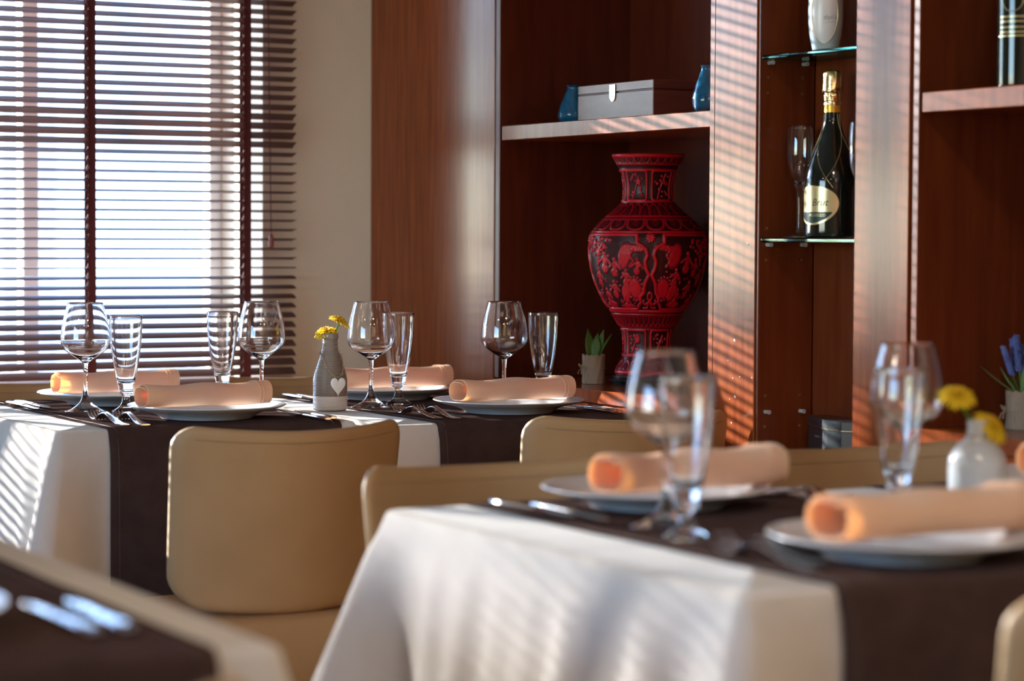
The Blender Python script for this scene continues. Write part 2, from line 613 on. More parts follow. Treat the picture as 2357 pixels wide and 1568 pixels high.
# outside: paving and the pale house across the terrace
struct(MB().box((-30, 6.15, -0.3), (30, 40, -0.12), 0).build('exterior_ground', M['paving']))
ho = bpy.data.objects.new('exterior_building', None)
COL.objects.link(ho)
struct(ho)
MB().box((-3, 16.0, -0.12), (5.15, 20, 3.0), 0).build('house_wall', M['plaster_out'], ho)
MB().box((4.62, 15.9, -0.12), (4.74, 16.0, 3.0), 0).build('house_pilaster', M['plaster_white'], ho)
MB().box((5.5, 19.0, -0.12), (14, 23, 3.2), 0).build('house_wing', M['plaster_white'], ho)
MB().box((1.880, 6.97, -0.12), (2.000, 7.03, 3.4), 0.004).build('sun_block_post', M['plaster_white'], ho)  # unseen post, added to block sun from the left shelf end and box

# ------------------------------------------------------------------ venetian blind
YB = 5.735
def slat_mesh(BX0, BX1):
    n, w = 6, 0.029
    top, bot = [], []
    for i in range(n + 1):
        t = -1 + 2 * i / n
        y = t * w / 2
        z = 0.0012 * (1 - t * t)
        top.append((y, z + 0.0013))
        bot.append((y, z - 0.0013))
    ring = top + bot[::-1]
    V = [(x, y, z) for x in (BX0, BX1) for y, z in ring]
    k = len(ring)
    F = [(i, (i + 1) % k, k + (i + 1) % k, k + i) for i in range(k)] + [tuple(range(k))[::-1], tuple(range(k, 2 * k))]
    return MB().add(V, F)


def tilt(z):                        # measured row by row on the photograph (degrees; positive: outer edge down)
    y = 527 - (z - 1.14) * FPX / 6.1
    ks = [(-400, 18), (0, 18), (225, 18), (262, 28), (300, 33), (335, 25), (362, 9), (470, 8), (560, 8), (600, 7), (628, -10), (650, -14.5), (700, -20), (760, -27), (850, -33), (1000, -34)]
    for (a, c), (d, e) in zip(ks, ks[1:]):
        if y <= d:
            return c + (e - c) * max(0, (y - a)) / (d - a)
    return ks[-1][1]


random.seed(5)
PITCH_S = 0.0241


def make_blind(xa, xb, label, tilt_fn, tapes):
    bl = thing('venetian_blind', label, 'blind', (xa, YB, 2.42), 0, 'wooden venetian blinds')
    L_ = xb - xa
    first = None
    z = 0.755
    while z < 2.38:
        if first is None:
            o = first = slat_mesh(0.0, L_).build('slat', M['slat'], bl)
        else:
            o = first.copy()
            COL.objects.link(o)
            o.parent = bl
        o.location = (0, 0, z - 2.42)
        o.rotation_euler = (R(random.uniform(-1.2, 1.2) - tilt_fn(z)), R(random.uniform(-0.03, 0.03)), 0)
        z += PITCH_S
    for xt in tapes:
        xl = xt - xa
        for yo, wd in ((-0.0165, 0.0095), (0.0165, 0.0095)):
            MB().box((xl - wd, yo - 0.0006, 0.73 - 2.42), (xl + wd, yo + 0.0006, 2.38 - 2.42), 0.0003).build('ladder_tape', M['tape'], bl)
        t = MB()                    # the twisted lift cord beside the tape
        t.tube([(xl - 0.013 + 0.0022 * math.sin(i * 1.9), -0.021 + 0.002 * math.cos(i * 1.9), 0.74 - 2.42 + i * 0.0062) for i in range(264)], 0.0022, 6)
        t.build('lift_cord', M['tape'], bl)
    MB().box((0, -0.028, -0.04), (L_, 0.028, 0.02), 0.004).build('head_rail', M['slat'], bl)
    MB().box((0, -0.02, 0.715 - 2.42), (L_, 0.02, 0.735 - 2.42), 0.004).build('bottom_rail', M['slat'], bl)
    return bl


make_blind(WX0 - 0.08, 0.72, 'dark wooden blind further left, casting soft stripes on the large foreground tablecloth', lambda z: 15 + 7 * math.sin(z * 17), (0.62, 0.23, -0.14))
bl = make_blind(0.74, 2.475, 'dark brown wooden venetian blind hanging in front of the bright window', tilt, (1.93, 2.34, 1.52, 1.11))
pc = PY(624, 555, YB - 0.03)
xc = pc.x - 0.74
cd = MB().tube([(xc - 0.012, -0.03, -0.04), (xc - 0.010, -0.03, -0.6), (xc, -0.03, pc.z + 0.02 - 2.42)], 0.0013, 6).build('pull_cord', M['tape'], bl)
MB().lathe([(0, -0.018), (0.006, -0.016), (0.0075, -0.006), (0.0055, 0.012), (0.002, 0.02), (0, 0.021)], 16, mat=tr(xc, -0.03, pc.z - 2.42)).build('cord_knob', pbr('cord_knob_wood', (0.22, 0.05, 0.03), 0.35, c2=(0.28, 0.07, 0.04), scale=80), cd)


# ------------------------------------------------------------------ built-in bookcase
def FY(px, py=534):
    return PX(px, py, XB).y


XK = 3.10                           # back of the cabinet
DB = 0.36                           # depth of the open bays
DN = 0.135                          # depth of the narrow display niche
ZL = 0.79                           # ledge height
ZT = 2.74
yA = FY(1138)                       # end panel | left bay
yB = FY(1631)                       # left bay | first pillar
yC = FY(1741)                       # first pillar | niche
yD = FY(1966)                       # niche | second pillar
yE = FY(2090)                       # second pillar | right bay
yF = 2.15
bc = thing('built_in_bookcase', 'mahogany built-in bookcase with open bays and a niche beside the window', 'bookcase', (XB, yC, 0))


def part(nm, lo, hi, m='wood', bev=0.0015, parent=None):
    p = parent or bc
    off = Vector(bc.location)
    return MB().box(Vector(lo) - off, Vector(hi) - off, bev).build(nm, M[m], p)


part('end_panel', (XB, yA + 0.004, 0), (XK, YW - 0.004, ZT))
part('side_panel', (XB + 0.003, yA - 0.018, ZL + 0.001), (XK - 0.002, yA + 0.003, ZT), 'wood_shaded')
part('back_panel', (XB + DB, yB + 0.001, ZL + 0.001), (XK, yA - 0.019, ZT), 'wood_shaded')
part('shelf', (XB + 0.006, yB + 0.001, 1.390 - 0.0345), (XB + DB - 0.001, yA - 0.024, 1.390), 'wood')
part('ledge', (XB - 0.004, yB + 0.001, ZL - 0.030), (XB + DB, yA - 0.001, ZL), 'wood')
part('base_panel', (XB + 0.002, yB + 0.001, 0), (XB + 0.022, yA - 0.001, ZL - 0.031), 'wood')
# first pillar: narrow edge strip + broad panel
ys = FY(1642)
part('pillar_panel', (XB, yC + 0.004, 0), (XB + DB, ys - 0.0008, ZT))
part('edge_strip', (XB + 0.0005, ys + 0.0004, 0), (XB + DB, yB, ZT), 'wood', 0.0008)
part('niche_side', (XB + 0.003, yC - 0.004, 0), (XB + DN, yC + 0.002, ZT), 'wood_half_shade', 0.0012)
part('niche_back', (XB + DN, yD + 0.001, 0), (XB + DN + 0.02, yC - 0.005, ZT), 'wood_half_shade')
part('niche_floor', (XB + 0.004, yD + 0.001, 0.60), (XB + DN - 0.001, yC - 0.005, 0.66), 'wood')
part('pillar_panel', (XB, yE, 0), (XB + DB, yD, ZT))
# groove, then the stile at the right bay
yS0, yS1 = FY(2111), FY(2097)
part('groove_panel', (XB + 0.02, yS1, 0), (XB + DB, yE - 0.001, ZT), 'wood_dark')
part('stile', (XB + 0.001, yS0, 0), (XB + DB + 0.3, yS1 - 0.0005, ZT), 'wood_half_shade')
part('shelf', (XB + 0.004, yF, 1.393 - 0.036), (XB + DB - 0.001, yS0 - 0.004, 1.393), 'wood')
part('ledge', (XB - 0.004, yF, ZL - 0.03), (XB + DB - 0.001, yS0 - 0.001, ZL), 'wood')
part('base_panel', (XB + 0.002, yF, 0), (XB + 0.022, yS0 - 0.001, ZL - 0.031), 'wood')
part('back_panel', (XB + DB, yF, 0), (XK, yS0 - 0.001, ZT), 'wood_shaded')
part('side_panel', (XB, yF - 0.03, 0), (XK, yF - 0.001, ZT), 'wood')
# glass shelves of the niche: lifted out one by one
def gshelf(py, label):
    z = PX(1800, py, XB).z
    g = MB().box((XB + 0.004, yD + 0.003, z - 0.009), (XB + DN - 0.004, yC - 0.0075, z - 0.0005), 0.0022).build('glass_shelf', M['shelf_glass'])
    tag(g, label, 'shelf', 'glass shelves in the niche')
    return z


ZG1 = gshelf(547.5, 'lower green-edged glass shelf carrying the champagne bottle and flutes')
ZG2 = gshelf(121.5, 'upper green-edged glass shelf carrying the pale bottle with oval label')

# shelf pins and drilled pin holes on the niche side
off = Vector(bc.location)
yn = yC - 0.004
for px, py, kind in ((1770, 141, 1), (1849, 141, 1), (1766, 564, 1), (1845, 564, 1), (1761, 948, 1), (1841, 946, 1),
                     (1767, 178, 0), (1847, 180, 0), (1766, 213, 0), (1846, 216, 0), (1763, 525, 0), (1762, 598, 0), (1842, 599, 0),
                     (1760, 911, 0), (1839, 908, 0), (1759, 982, 0), (1838, 979, 0)):
    p = PY(px, py, yn)
    if kind and py < 700:
        p.z = (ZG2 if py < 300 else ZG1) - 0.009 - 0.0050
    if kind:
        b = MB().lathe([(0, 0), (0.0042, 0), (0.0042, 0.004), (0.003, 0.005), (0.003, 0.011), (0.0045, 0.012), (0.0045, 0.015), (0, 0.0155)], 14,
                       mat=tr(*(p - off)) @ rot('X', PI / 2))
        b.build('shelf_pin', M['pin'], bc)
    else:
        MB().lathe([(0.0018, 0.0), (0.0032, 0.0006), (0.003, 0.0010), (0.0018, 0.0)], 12, mat=tr(*(p - off)) @ rot('X', PI / 2)).build('pin_hole', M['hole'], bc)
for px, py, s in ((1691, 784, 1.2), (1692, 914, 1.2), (1722, 562, 1.2), (1731, 870, .7), (1703, 868, .7), (1687, 871, .6), (1676, 830, .5), (1684, 974, .9), (1680, 919, .6), (1653, 700, .4)):
    p = PX(px, py, XB)
    b = MB()
    b.lathe([(0.0022 * s, -0.0001), (0.0014 * s, 0.0008), (0, 0.0011)], 7, mat=tr(*(p - off)) @ rot('Y', -PI / 2) @ rot('Z', px))
    b.lathe([(0.0012 * s, -0.0001), (0.0008 * s, 0.0006), (0, 0.0008)], 6, mat=tr(*(p - off + Vector((0, 0.0022 * s, 0.0018 * s)))) @ rot('Y', -PI / 2))
    b.build('paint_chip', M['chip'], bc)


# ================================================================== TABLES


def perimeter(x0, x1, y0, y1, rad=0.02, n=60):
    """rounded rectangle, counter-clockwise: list of (pos, outward normal, corner direction, distance to corner along the edge)"""
    out = []
    cs = [(x1, y0, -PI / 2), (x1, y1, 0), (x0, y1, PI / 2), (x0, y0, PI)]
    for ci in range(4):
        cx, cyy, a0 = cs[ci]
        sx, sy = (1 if cx == x1 else -1), (1 if cyy == y1 else -1)
        ccx, ccy = cx - sx * rad, cyy - sy * rad
        for k in range(7):
            a = a0 + PI / 2 * k / 6
            out.append((np.array([ccx + rad * math.cos(a), ccy + rad * math.sin(a)]), np.array([math.cos(a), math.sin(a)])))
        nx = cs[(ci + 1) % 4]
        a = a0 + PI / 2
        st = out[-1][0]
        nsx, nsy = (1 if nx[0] == x1 else -1), (1 if nx[1] == y1 else -1)
        en = np.array([nx[0] - nsx * rad, nx[1] - nsy * rad]) + rad * np.array([math.cos(a), math.sin(a)])
        m = n // 2 if ci % 2 else n // 2
        for k in range(1, m):
            # cluster samples near the corners
            t = 0.5 - 0.5 * math.cos(PI * k / m)
            out.append((st + (en - st) * t, np.array([math.cos(a), math.sin(a)])))
    return out


def cloth_off(p, rect, d, seed, tbl):
    """how far the hanging cloth stands off the table edge at depth d below the top"""
    x0, x1, y0, y1 = rect
    best, bd = None, 9
    for cx, sx in ((x0, -1), (x1, 1)):
        for cyy, sy in ((y0, -1), (y1, 1)):
            q = np.array([p[0] - cx, p[1] - cyy])
            dd = math.hypot(*q)
            if dd < bd:
                bd, best = dd, np.array([sx, sy]) / math.sqrt(2)
    if tbl.get('nofin') and best[0] > 0:
        bd = 9
    fin = tbl.get('fin', 0.34) * d * math.exp(-(bd / 0.050) ** 2)
    tuck = -tbl.get('tuck', 0.05) * d * math.exp(-((bd - 0.10) / 0.045) ** 2)
    s = p[0] * 1.0 + p[1] * 1.7
    w = tbl.get('wave', 1.0) * d * (0.030 * math.sin(s * 23 + seed) + 0.022 * math.sin(s * 41 + 2 * seed) + 0.05 * max(0, math.sin(s * 9 + seed * 3)) ** 8)
    base = 0.006 + tbl.get('flare', 0.05) * d
    fl_ = tbl.get('flat', '')
    if ('1' in fl_ and p[0] > x1 - 0.012) or ('0' in fl_ and p[0] < x0 + 0.012):
        return 0.0005, 0.0, best
    return base + w * min(1, bd / 0.15) + tuck, fin, best


def make_cloth(rect, z, drop, seed, label, group, tbl):
    x0, x1, y0, y1 = rect
    per = perimeter(*rect, rad=0.018, n=200)
    rows = []
    rf = 0.012
    for k in range(4):               # soft fold over the edge
        a = PI / 2 * k / 4
        rows.append([(p[0] - nn[0] * rf * (1 - math.sin(a)), p[1] - nn[1] * rf * (1 - math.sin(a)), z - rf * (1 - math.cos(a))) for p, nn in per])
    for k in range(1, 17):
        row = []
        for p, nn in per:
            dd_ = drop + (tbl.get('near', drop) - drop) * min(1, max(0, (y1 - p[1]) / (y1 - y0)))
            d = dd_ * k / 16
            o, fin, cdir = cloth_off(p, rect, d, seed, tbl)
            o *= min(1, d / 0.05)
            q = p + nn * o + cdir * fin
            zz = z - rf - d * (1.0 if fin < 0.002 else math.sqrt(max(0.3, 1 - (fin / max(d, 1e-4)) ** 2)))
            row.append((q[0], q[1], zz))
        rows.append(row)
    P = np.array(rows)
    b = MB().grid(P[::-1], close_u=True)
    inner = [(p[0] - nn[0] * rf * 1.0, p[1] - nn[1] * rf * 1.0, z) for p, nn in per]
    b.add(inner, [tuple(range(len(inner)))])
    o = b.build('tablecloth', M['cloth'], ang=50)
    md = o.modifiers.new('weight', 'SOLIDIFY')
    md.thickness = 0.0008
    md.offset = -1
    return tag(o, label, 'tablecloth', group)


def make_runner(rect, xa, xb, z, drop, seed, label, group, tbl, near=True, far=True):
    dn = tbl.get('near', drop)
    x0, x1, y0, y1 = rect
    rf = 0.014
    prof = []
    path = []                        # (kind, value) stations from the near hem over the table to the far hem
    if near:
        for k in range(14, 0, -1):
            path.append(('n', dn * k / 14))
        for k in range(4, 0, -1):
            path.append(('nf', PI / 2 * k / 4))
    for k in range(0, 25):
        path.append(('t', k / 24))
    if far:
        for k in range(1, 5):
            path.append(('ff', PI / 2 * k / 4))
        for k in range(1, 15):
            path.append(('f', drop * k / 14))
    xs = np.linspace(xa, xb, 30)
    zt = z + 0.0016
    rows = []
    for kind, val in path:
        row = []
        for x in xs:
            if kind == 't':
                row.append((x, y0 + rf + (y1 - y0 - 2 * rf) * val, zt + 0.0004 * math.sin(x * 40 + val * 17)))
            elif kind == 'nf':
                row.append((x, y0 + rf - rf * math.sin(val) - 0.002 * val / 1.57, zt - rf * (1 - math.cos(val))))
            elif kind == 'ff':
                row.append((x, y1 - rf + rf * math.sin(val) + 0.002 * val / 1.57, zt - rf * (1 - math.cos(val))))
            elif kind == 'n':
                o, fin, cd = cloth_off((x, y0), rect, val, seed, tbl)
                o *= min(1, val / 0.05)
                row.append((x, y0 - o - fin - 0.0070, zt - rf - val))
            else:
                o, fin, cd = cloth_off((x, y1), rect, val, seed, tbl)
                o *= min(1, val / 0.05)
                row.append((x, y1 + o + fin + 0.0070, zt - rf - val))
        rows.append(row)
    o = MB().grid(np.array(rows)).build('table_runner', M['runner'], ang=60)
    md = o.modifiers.new('weight', 'SOLIDIFY')
    md.thickness = 0.0010
    md.offset = 1
    th_ = MATS.get('runner_thread') or pbr('runner_thread', (0.11, 0.075, 0.06), 0.9, c2=(0.13, 0.09, 0.07), scale=200)
    for k in (1, -2):
        xe = xs[k]
        MB().tube([(xe, r[k][1], r[k][2] + 0.0012) if ki[0] in ('t', 'nf', 'ff') else (xe, r[k][1] + (-0.0012 if ki[0] == 'n' else 0.0012), r[k][2]) for r, ki in zip(rows, path)], 0.0006, 5).build('hem_stitch', th_, o)
    return tag(o, label, 'table runner', group)


def make_table(rect, z, label):
    x0, x1, y0, y1 = rect
    cx, cyy = (x0 + x1) / 2, (y0 + y1) / 2
    t = thing('dining_table', label, 'table', (cx, cyy, 0), 0, 'cloth covered dining tables')
    hx, hy = (x1 - x0) / 2 - 0.006, (y1 - y0) / 2 - 0.006
    MB().box((-hx, -hy, z - 0.034), (hx, hy, z - 0.0022), 0.006).build('table_top', M['wood_dark'], t)
    for sx in (-1, 1):
        for sy in (-1, 1):
            X, Y = sx * (hx - 0.02), sy * (hy - 0.02)
            MB().box((X - 0.02, Y - 0.02, 0.0), (X + 0.02, Y + 0.02, z - 0.035), 0.004).build('leg', M['wood_dark'], t)
    return t


Z0 = 0.75
GT, GR = 'ivory tablecloths', 'dark brown table runners'
RA = (1.443, 2.085, 4.497, 5.335)
RB = (2.090, 2.700, 4.360, 5.205)
RC = (1.450, 2.145, 2.150, 3.055)
RF = (2.150, 2.700, 2.155, 3.000)
RD = (0.200, 0.892, 2.080, 2.990)
make_table(RA, Z0, 'cloth covered table nearest the left of the blind')
make_table(RB, Z0, 'cloth covered table standing against the bookcase under the red vase')
make_table(RC, Z0, 'cloth covered table in the blurred right foreground with two place settings')
make_table(RF, Z0, 'cloth covered table at the right picture edge behind the pale bud vase')
make_table(RD, Z0, 'cloth covered table cut off at the bottom left corner')
make_cloth(RA, Z0, 0.262, 1.0, 'ivory tablecloth with blind stripes of sun beside the leftmost chair', GT, {'fin': 0.31, 'tuck': 0.10, 'flare': 0.09, 'flat': '1', 'nofin': 1, 'near': 0.36, 'wave': 0.35})
make_cloth(RB, Z0, 0.262, 2.2, 'ivory tablecloth touching the bookcase behind the second tan chair', GT, {'fin': 0.0, 'flat': '01'})
make_cloth(RC, Z0, 0.262, 3.1, 'large blurred ivory tablecloth hanging in the right foreground', GT, {'fin': 0.31, 'tuck': 0.13, 'flare': 0.11, 'wave': 0.6, 'flat': '1', 'nofin': 1})
make_cloth(RF, Z0, 0.262, 4.4, 'ivory tablecloth at the far right edge by the lavender', GT, {'fin': 0.0, 'flat': '01'})
make_cloth(RD, Z0, 0.262, 5.3, 'out-of-focus ivory tablecloth filling the bottom left corner', GT, {'fin': 0.2})
make_runner(RA, 1.549, 2.046, Z0, 0.266, 1.0, 'dark brown runner under the left pair of plates by the blind', GR, {'fin': 0.31, 'tuck': 0.10, 'flare': 0.09, 'near': 0.365, 'wave': 0.35, 'nofin': 1})
make_runner(RB, 2.197, 2.672, Z0, 0.266, 2.2, 'dark brown runner on the table beside the bookcase ledge', GR, {'fin': 0.0})
make_runner(RC, 1.575, 2.070, Z0, 0.266, 3.1, 'dark brown runner hanging over the foreground table on the right', GR, {'fin': 0.31, 'tuck': 0.13, 'flare': 0.11, 'wave': 0.6, 'nofin': 1})
make_runner(RF, 2.245, 2.640, Z0, 0.266, 4.4, 'dark brown runner at the right picture edge behind the pale bud vase', GR, {'fin': 0.0})
make_runner(RD, 0.310, 0.822, Z0, 0.266, 5.3, 'dark brown runner in the bottom left corner under blurred knives', GR, {'fin': 0.2})
ZR = Z0 + 0.0034                     # top of the runners
ZC = Z0 + 0.0010                     # top of the bare cloth


# ------------------------------------------------------------------ chairs
def chair_proto(label, loc, rz):
    """sitter faces +y; the centre of the back is at the origin"""
    t = thing('dining_chair', label, 'chair', loc, rz, 'tan leatherette dining chairs')
    W, ZB, ZTOP, sag, th = 0.47, 0.436, 0.792, 0.085, 0.026
    nu, nv = 30, 26
    rc, rb = 0.045, 0.07

    def shell(side):
        P = []
        for j in range(nv + 1):
            v = 0.5 - 0.5 * math.cos(PI * j / nv)
            zz = ZB + (ZTOP - ZB) * v
            hw = W / 2 * (0.955 + 0.045 * v)
            dt, db = ZTOP - zz, zz - ZB
            ins = 0.0
            if dt < rc:
                ins = rc - math.sqrt(max(0, rc * rc - (rc - dt) ** 2))
            if db < rb:
                ins = max(ins, rb - math.sqrt(max(0, rb * rb - (rb - db) ** 2)))
            hw -= ins
            row = []
            for i in range(nu + 1):
                u = -math.cos(PI * i / nu)
                x = u * hw
                q = x / (W / 2)
                dip = -0.015 * (1 - q * q) * v ** 3 - (0.02 * (q * q) * (1 - v) ** 3 * -1)
                y = sag * q * q - 0.055 * (v - 0.5)
                e = min(1.0, (1 - abs(u)) * hw / 0.016, max(0, dt) / 0.016, max(0, db) / 0.016)
                tt = th / 2 * math.sqrt(max(0, 1 - (1 - e) ** 2))
                row.append((x, y + side * tt, zz + dip))
            P.append(row)
        return np.array(P)
    b = MB()
    b.grid(shell(1))
    b.grid(shell(-1), flip=True)
    # weld the two shells along the rim
    bm = bmesh.new()
    o = b.build('backrest', M['leather'], t, ang=80)
    bm.from_mesh(o.data)
    bmesh.ops.remove_doubles(bm, verts=bm.verts, dist=0.00012)
    bmesh.ops.recalc_face_normals(bm, faces=bm.faces)
    bm.to_mesh(o.data)
    bm.free()
    # seam stitched below the upper edge, both sides
    sm = MB()
    for side in (-1, 1):
        pts = []
        for i in range(25):
            q = -0.86 + 1.72 * i / 24
            v = 0.93
            pts.append((q * W / 2, sag * q * q - 0.055 * (v - 0.5) + side * (th / 2 + 0.0002), ZB + (ZTOP - ZB) * v - 0.015 * (1 - q * q) * v ** 3))
        sm.tube(pts, 0.0009, 5)
    sm.build('seam', MATS.get('chair_thread') or pbr('chair_thread', (0.27, 0.17, 0.09), 0.8, c2=(0.3, 0.2, 0.11), scale=200), o)
    # seat
    s = MB()
    rows = []
    for k, (ins, zz) in enumerate(((0.03, 0.300), (0.006, 0.305), (0.0, 0.320), (0.0, 0.424), (0.008, 0.433), (0.03, 0.437))):
        pr = perimeter(-0.215 + ins, 0.215 - ins, -0.02 + ins, 0.368 - ins, 0.05, 24)
        rows.append([(p[0], p[1], zz) for p, _ in pr])
    s.grid(np.array(rows), close_u=True)
    n = len(rows[0])
    s.add(rows[-1], [tuple(range(n))])
    s.add(rows[0], [tuple(range(n))[::-1]])
    s.build('seat', M['leather'], t, ang=50)
    MB().box((-0.19, 0.03, 0.270), (0.19, 0.34, 0.299), 0.003).build('seat_frame', M['chair_leg'], t)
    for sx in (-1, 1):
        MB().tube([(sx * 0.175, 0.345, 0.0), (sx * 0.172, 0.325, 0.285)], [0.013, 0.019], 10).build('leg', M['chair_leg'], t)
        MB().tube([(sx * 0.178, -0.01, 0.0), (sx * 0.172, 0.055, 0.285)], [0.013, 0.019], 10).build('leg', M['chair_leg'], t)
    return t


CG = 'tan leatherette dining chairs'
ch = chair_proto('tan chair with its whole back in view at the left table', (1.765, 4.050, 0), R(2.5))
for lab, x, y, rz in (
        ('tan chair in front of the table beside the bookcase, below the napkin', 2.462, 4.000, 0),
        ('tan chair behind the table nearest the blind, under the left rolled napkin', 1.765, 5.510, 180),
        ('tan chair between the bud vase and the blind at the far table side', 2.375, 5.470, 180),
        ('tan chair facing us behind the large foreground tablecloth', 1.742, 3.300, 180),
        ('tan chair facing us behind the blurred foreground wine glass on the right', 2.430, 3.290, 180),
        ('blurred tan chair cut off by the right edge at the bottom', 1.790, 1.785, 0),
        ('blurred tan chair tip under the cutlery in the bottom left corner', 0.505, 1.730, 0)):
    dup(ch, lab, CG, (x, y, 0), R(rz))

# ------------------------------------------------------------------ plates and napkins
PLATE_R = 0.163


def plate_proto(label, loc):
    pr = [(0, 0.003), (0.086, 0.003), (0.088, 0.0), (0.094, 0.0), (0.097, 0.0035), (0.106, 0.0085), (0.116, 0.0130), (0.1195, 0.0137), (0.140, 0.0182), (0.158, 0.0240), (PLATE_R, 0.0264), (0.1622, 0.0281),
          (0.159, 0.0278), (0.142, 0.0218), (0.1205, 0.0170), (0.1180, 0.0162), (0.110, 0.0128), (0.100, 0.0088), (0.090, 0.0075), (0, 0.0070)]
    o = MB().lathe(pr, 96).build('dinner_plate', M['porcelain'], ang=28)
    o.location = loc
    return tag(o, label, 'plate', 'white dinner plates')


def napkin_geo(L, W, H, seed):
    """oval roll along x, folded edge spiralling inwards"""
    rnd = random.Random(seed)
    na, nl, th = 130, 16, 0.0018
    b = MB()
    turns = 1.62
    outer, inner = [], []
    for s_i in range(nl + 1):
        x = -L / 2 + L * s_i / nl
        fat = 1 + 0.05 * math.sin(s_i * 0.8 + seed) + 0.06 * (s_i / nl)
        ro, ri = [], []
        for k in range(na + 1):
            a = -PI * 0.5 + 2 * PI * turns * k / na      # starts underneath
            g = 1.0 - 0.075 * (turns * k / na)
            if k > na * 0.72:
                g -= 0.20 * ((k / na - 0.72) / 0.28) ** 1.5
            ca, sa = math.cos(a), math.sin(a)
            e = 0.8
            px_ = math.copysign(abs(ca) ** e, ca) * W / 2 * g
            pz_ = math.copysign(abs(sa) ** e, sa) * H / 2 * g * fat
            # layers sag and settle on the flat underside
            pz_ = max(pz_, -H / 2 * g)
            xo = x + (0.006 * math.sin(a * 0.5 + seed) * (1 if s_i in (0,) else 0)) + (-0.004 * (k / na) if s_i == nl else 0.010 * (k / na) * (1 - s_i / nl))
            ro.append((xo, px_, pz_ + H / 2 * fat))
            ri.append((xo, px_ - math.copysign(abs(ca), ca) * th, pz_ - sa * th + H / 2 * fat))
        outer.append(ro)
        inner.append(ri)
    b.grid(np.array(outer))
    b.grid(np.array(inner), flip=True)
    for e in (0, nl):
        s_ = np.array([outer[e], inner[e]])
        b.grid(s_, flip=(e == 0))
    for kk in (0, na):
        s_ = np.array([[outer[i][kk] for i in range(nl + 1)], [inner[i][kk] for i in range(nl + 1)]])
        b.grid(s_, flip=(kk != 0))
    # doubled hem ridges near the right end
    return b


def napkin_proto(label, loc, rz):
    t = napkin_geo(0.278, 0.078, 0.046, 1.3).build('rolled_napkin', M['napkin'], ang=50)
    t.location = loc
    t.rotation_euler = (0, 0, rz)
    hem = MB()
    for xo in (0.117, 0.109):
        hem.tube([(xo, 0.0395 * math.copysign(abs(math.cos(a)) ** .8, math.cos(a)), 0.0243 + 0.0254 * math.copysign(abs(math.sin(a)) ** .8, math.sin(a))) for a in [PI * 1.35 + PI * 1.25 * i / 40 for i in range(41)][::-1]][0:0] or
                 [(xo, 0.0396 * math.copysign(abs(math.cos(a)) ** .8, math.cos(a)), 0.0246 + 0.0250 * math.copysign(abs(math.sin(a)) ** .8, math.sin(a))) for a in [-0.35 * PI + 1.65 * PI * i / 48 for i in range(49)]], 0.0007, 5)
    hem.build('hem', M['napkin'], t)
    return tag(t, label, 'napkin', 'apricot rolled napkins')


ZP = ZR + 0.0006
ZN = ZP + 0.0248
plates = [
    ('white dinner plate with napkin right behind the leftmost near chair', (1.820, 4.668)),
    ('white dinner plate behind the left wine glass, next to the blind', (1.775, 5.130)),
    ('white dinner plate beside the two sharp forks, before the bookcase ledge', (2.462, 4.548)),
    ('white dinner plate behind the footed tumbler at the centre of the picture', (2.405, 5.035)),
    ('blurred white plate behind the large foreground wine glass', (1.808, 2.900)),
    ('blurred white plate in front of the pale bud vase, lower right', (1.793, 2.318)),
    ('blurred white plate at the right edge behind the pale bud vase', (2.455, 2.760)),
    ('out-of-focus white plate sliced by the left edge at the bottom', (0.525, 2.320)),
]
p0 = None
for lab, (x, y) in plates:
    if p0 is None:
        p0 = plate_proto(lab, (x, y, ZP))
    else:
        dup(p0, lab, 'white dinner plates', (x, y, ZP))
naps = [
    ('apricot rolled napkin glowing at its open end, above the leftmost near chair', (1.806, 4.650), 0),
    ('apricot rolled napkin behind the left wine glass and tumbler', (1.782, 5.125), -3),
    ('apricot rolled napkin before the bookcase ledge, right of the sharp forks', (2.470, 4.545), 2),
    ('apricot rolled napkin behind the bud vase with heart and the footed tumbler', (2.418, 5.030), -5),
    ('blurred apricot rolled napkin behind the large foreground wine glass', (1.838, 2.860), 3),
    ('blurred apricot rolled napkin in front of the pale bud vase', (1.808, 2.295), 0),
    ('apricot napkin roll cut by the right picture edge behind the pale vase', (2.520, 2.760), 0),
]
n0 = None
for lab, (x, y), rz in naps:
    if n0 is None:
        n0 = napkin_proto(lab, (x, y, ZN), R(rz))
    else:
        dup(n0, lab, 'apricot rolled napkins', (x, y, ZN), R(rz), (1.06, 1.1, 1.18) if y < 3 else None)


